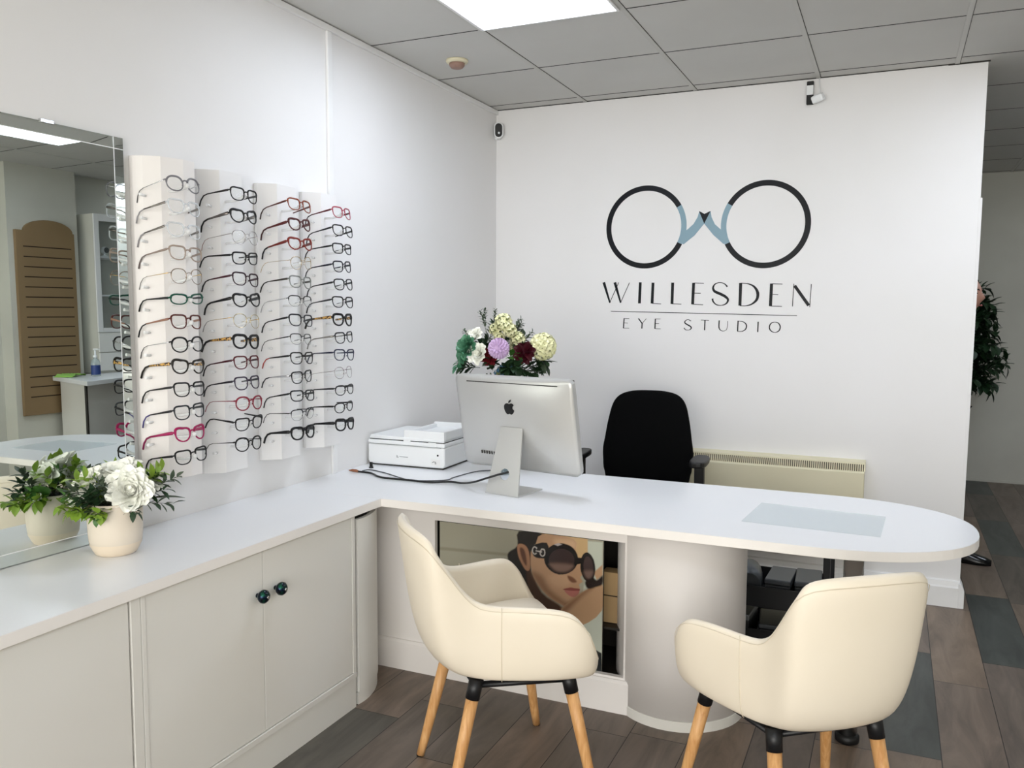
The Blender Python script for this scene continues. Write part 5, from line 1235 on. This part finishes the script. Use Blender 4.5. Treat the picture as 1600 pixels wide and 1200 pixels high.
MB().lathe([(0.0345, 0.012), (0.0345, 0.085)], n=28, cap=False).build('sticker', cmat((40, 62, 120), 0.4), t)
b = MB(); b.lathe([(0.016, 0.142), (0.016, 0.158), (0.006, 0.160), (0.006, 0.20)], n=16); b.box(-0.045, 0.012, -0.008, 0.008, 0.20, 0.212); b.build('pump', M['white_plastic'], t)
b = MB(); V = []; F = []
for i in range(13):
    for k in range(9):
        V.append((-0.11+0.22*i/12+0.006*math.sin(k*2), -0.07+0.14*k/8+0.01*math.sin(i*1.3), 0.004+0.022*abs(math.sin(i*1.1+k*0.8))*math.sin(PI*i/12)**0.5))
for i in range(12):
    for k in range(8): a = i*9+k; F.append((a, a+1, a+10, a+9))
o = MB().add(V, F, True).build('cleaning_cloth', cmat((150, 196, 96), 0.9), loc=(3.80, -0.20, 0.9475), rot=(0, 0, D(60)), solid=0.003)
tag(o, 'crumpled lime green cloth lying on the counter in the mirror', 'cloth')

# ================================================================ ficus tree in the room behind
t = thing('ficus_tree', 'dark green artificial ficus tree behind the end of the wall', 'tree', (2.56, 2.98, 0))
MB().lathe([(0.09, 0), (0.12, 0.22), (0.11, 0.22), (0.105, 0.20), (0.0, 0.20)], n=28, cap=False).build('pot', M['black_plastic'], t)
MB().tube(catmull([(0, 0, 0.20), (0.02, 0.01, 0.6), (-0.01, 0, 1.0), (0.02, 0, 1.5)], 4), 0.016, n=8).build('trunk', cmat((70, 56, 42), 0.8), t)
rr = random.Random(5); b = MB()
for i in range(150):
    a = rr.uniform(0, 2*PI); z0 = rr.uniform(0.75, 1.55); el = rr.uniform(-0.15, 0.75)
    L = rr.uniform(0.22, 0.42)*(1.0-0.35*max(0, z0-1.2)/0.4)
    sprig(b, (0, 0, z0), (math.cos(a), math.sin(a), el), L, 16, 0.088, 0.050, rr, curve=0.25, r=0.003)
b.build('foliage', [lmat('ficus_leaf', (22, 46, 26), (36, 64, 34))], t)

# ================================================================ person almost hidden behind the wall end
def skin_fig(name, verts, edges, m, parent, root=0, sub=2, loc=None):
    me = bpy.data.meshes.new(name); me.from_pydata([v[0] for v in verts], edges, [])
    o = bpy.data.objects.new(name, me); COL.objects.link(o); o.parent = parent
    md = o.modifiers.new('skin', 'SKIN'); md.use_smooth_shade = True
    for i, v in enumerate(verts):
        r = v[1]; r = (r, r) if not isinstance(r, tuple) else r
        me.skin_vertices[0].data[i].radius = r
        me.skin_vertices[0].data[i].use_root = (i == root)
    md2 = o.modifiers.new('sub', 'SUBSURF'); md2.levels = sub; md2.render_levels = sub
    me.materials.append(m)
    return o
SKIN = mat('skin', (184, 138, 120), 0.55)
t = thing('person', 'person in black clothes and black shoes, mostly hidden behind the wall end', 'person', (2.345, 0.865, 0), D(52))
# local: person faces -y, x to their left
V = [((0, 0, 0.86), (0.115, 0.09)), ((0, 0.0, 1.00), (0.105, 0.08)), ((0, 0.0, 1.16), (0.125, 0.09)), ((0, 0.0, 1.27), (0.11, 0.075)), ((0.0, -0.01, 1.345), 0.050), ((0.0, -0.015, 1.40), 0.048),
     ((0.09, 0, 0.80), 0.082), ((0.10, -0.01, 0.44), 0.054), ((0.08, -0.08, 0.09), 0.038),
     ((-0.09, 0, 0.80), 0.082), ((-0.10, -0.01, 0.44), 0.054), ((-0.10, 0.01, 0.09), 0.038),
     ((0.165, 0.0, 1.27), 0.052), ((0.190, 0.03, 1.02), 0.040), ((0.170, 0.0, 0.82), 0.027),
     ((-0.165, 0.0, 1.27), 0.052), ((-0.190, 0.03, 1.02), 0.040), ((-0.170, 0.0, 0.82), 0.027)]
E_ = [(0, 1), (1, 2), (2, 3), (3, 4), (4, 5), (0, 6), (6, 7), (7, 8), (0, 9), (9, 10), (10, 11), (3, 12), (12, 13), (13, 14), (3, 15), (15, 16), (16, 17)]
skin_fig('body', V, E_, SKIN, t)
JK = cmat((14, 14, 16), 0.85)
Vj = [((0, 0, 0.84), (0.135, 0.105)), ((0, 0.0, 1.00), (0.122, 0.098)), ((0, 0.0, 1.16), (0.142, 0.108)), ((0, 0.0, 1.275), (0.122, 0.088)), ((0.0, -0.005, 1.335), 0.060),
      ((0.168, 0.0, 1.275), 0.063), ((0.193, 0.03, 1.02), 0.052), ((0.173, 0.005, 0.845), 0.038), ((-0.168, 0.0, 1.275), 0.063), ((-0.193, 0.03, 1.02), 0.052), ((-0.173, 0.005, 0.845), 0.038)]
skin_fig('jacket', Vj, [(0, 1), (1, 2), (2, 3), (3, 4), (3, 5), (5, 6), (6, 7), (3, 8), (8, 9), (9, 10)], JK, t)
Vt = [((0, 0, 0.90), (0.128, 0.10)), ((0.09, 0, 0.80), 0.094), ((0.10, -0.01, 0.44), 0.068), ((0.08, -0.08, 0.07), 0.056), ((-0.09, 0, 0.80), 0.094), ((-0.10, -0.01, 0.44), 0.068), ((-0.10, 0.01, 0.07), 0.056)]
skin_fig('trousers', Vt, [(0, 1), (1, 2), (2, 3), (0, 4), (4, 5), (5, 6)], cmat((16, 17, 20), 0.9), t)
# head with face
b = MB(); nu, nv = 32, 24; V = []; F = []
def bump_(x, z, cx, cz, sx, sz): return math.exp(-((x-cx)/sx)**2-((z-cz)/sz)**2)
for i in range(nv+1):
    ph = PI*i/nv
    for k in range(nu):
        a = 2*PI*k/nu
        x = 0.073*math.sin(ph)*math.cos(a); y = 0.092*math.sin(ph)*math.sin(a); z = 0.112*math.cos(ph)
        if z < 0: x *= 1-0.28*(z/-0.112)**1.5; y *= 1-0.12*(z/-0.112)
        if y < 0:
            y -= 0.024*bump_(x, z, 0, -0.015, 0.013, 0.022) + 0.008*bump_(x, z, 0, -0.055, 0.022, 0.008) + 0.010*bump_(x, z, 0, -0.095, 0.03, 0.02) + 0.004*bump_(abs(x), z, 0.03, 0.030, 0.02, 0.008)
            y += 0.010*bump_(abs(x), z, 0.030, 0.010, 0.014, 0.010)
        V.append((x, y, z))
for i in range(nv):
    for k in range(nu): F.append((i*nu+k, (i+1)*nu+k, (i+1)*nu+(k+1) % nu, i*nu+(k+1) % nu))
b.add(V, F, True)
HC = Vector((0.03, -0.125, 1.500))
for s in (-1, 1): b.tube([(s*0.068, 0.010, -0.025), (s*0.076, 0.018, 0.0), (s*0.078, 0.020, 0.018), (s*0.070, 0.010, 0.026)], [0.006, 0.010, 0.010, 0.006], n=8)
hd = b.build('head', SKIN, t, loc=HC, rot=(0, 0, D(10)))
for s in (-1, 1):
    MB().sphere((s*0.030, -0.074, 0.010), 0.0115, nu=12, nv=8).build('eye', cmat((230, 226, 220), 0.3), hd)
    MB().sphere((s*0.030, -0.0815, 0.010), 0.0055, nu=10, nv=6).build('iris', cmat((40, 28, 20), 0.2), hd)
    MB().tube([(s*0.016, -0.089, 0.026), (s*0.030, -0.089, 0.031), (s*0.044, -0.078, 0.027)], [0.0022, 0.003, 0.0015], n=6).build('eyebrow', cmat((40, 30, 26), 0.8), hd)
MB().tube([(-0.022, -0.088, -0.056), (0, -0.096, -0.055), (0.022, -0.088, -0.056)], [0.002, 0.0055, 0.002], n=8).build('mouth', cmat((150, 84, 80), 0.5), hd)
b = MB(); V = []; F = []
for i in range(11):
    ph = PI*0.62*i/10
    for k in range(28):
        a = 2*PI*k/28; fr_ = max(0, -math.sin(a)); ph2 = min(ph, PI*(0.62-0.36*fr_**0.7))
        V.append((0.079*math.sin(ph2)*math.cos(a), 0.004+0.096*math.sin(ph2)*math.sin(a), 0.006+0.116*math.cos(ph2)))
for i in range(10):
    for k in range(28): F.append((i*28+k, (i+1)*28+k, (i+1)*28+(k+1) % 28, i*28+(k+1) % 28))
b.add(V, F, True); b.build('hair', cmat((22, 18, 17), 0.7), hd)
MB().tube([(0.0, -0.015, 1.35), (0.02, -0.09, 1.43)], 0.046, n=14).build('neck', SKIN, t)
# hands with fingers
for s in (-1, 1):
    Vh = [((s*0.20, -0.085, 0.82), 0.024), ((s*0.198, -0.105, 0.775), (0.020, 0.034)), ((s*0.196, -0.118, 0.735), (0.016, 0.036))]
    E2 = [(0, 1), (1, 2)]
    for f in range(4):
        y = -0.148+0.0195*f; L = (0.070, 0.080, 0.074, 0.058)[3-f]
        b0 = len(Vh); Vh += [((s*0.195, y, 0.715), 0.0085), ((s*0.190, y-0.002, 0.715-L*0.5), 0.008), ((s*0.178, y-0.003, 0.715-L), 0.0065)]
        E2 += [(2, b0), (b0, b0+1), (b0+1, b0+2)]
    b0 = len(Vh); Vh += [((s*0.190, -0.150, 0.765), 0.010), ((s*0.180, -0.168, 0.735), 0.0085)]; E2 += [(1, b0), (b0, b0+1)]
    hd_ = skin_fig('hand', Vh, E2, SKIN, t, sub=1); hd_.location = (-s*0.03, 0.085, 0)
for s in (-1, 1):
    b = MB(); V = []; F = []
    st = [(0.085, 0.030, 0.055), (0.05, 0.040, 0.085), (0.0, 0.042, 0.090), (-0.06, 0.044, 0.072), (-0.12, 0.050, 0.052), (-0.165, 0.044, 0.040), (-0.195, 0.026, 0.026)]
    for y, w, h in st:
        for k in range(12):
            a = PI*k/11; V.append((w*math.cos(a), y, 0.002+h*math.sin(a)**0.8))
    for i in range(len(st)-1):
        for k in range(12): F.append((i*12+k, i*12+(k+1) % 12, (i+1)*12+(k+1) % 12, (i+1)*12+k))
    F.append(tuple(range(12))); F.append(tuple(range(72, 84)))
    b.add(V, F, True)
    b.build('shoe', cmat((12, 12, 13), 0.22), t, loc=((0.08, -0.10, 0) if s > 0 else (-0.10, 0, 0)), rot=(0, 0, D(30 if s > 0 else -4)))
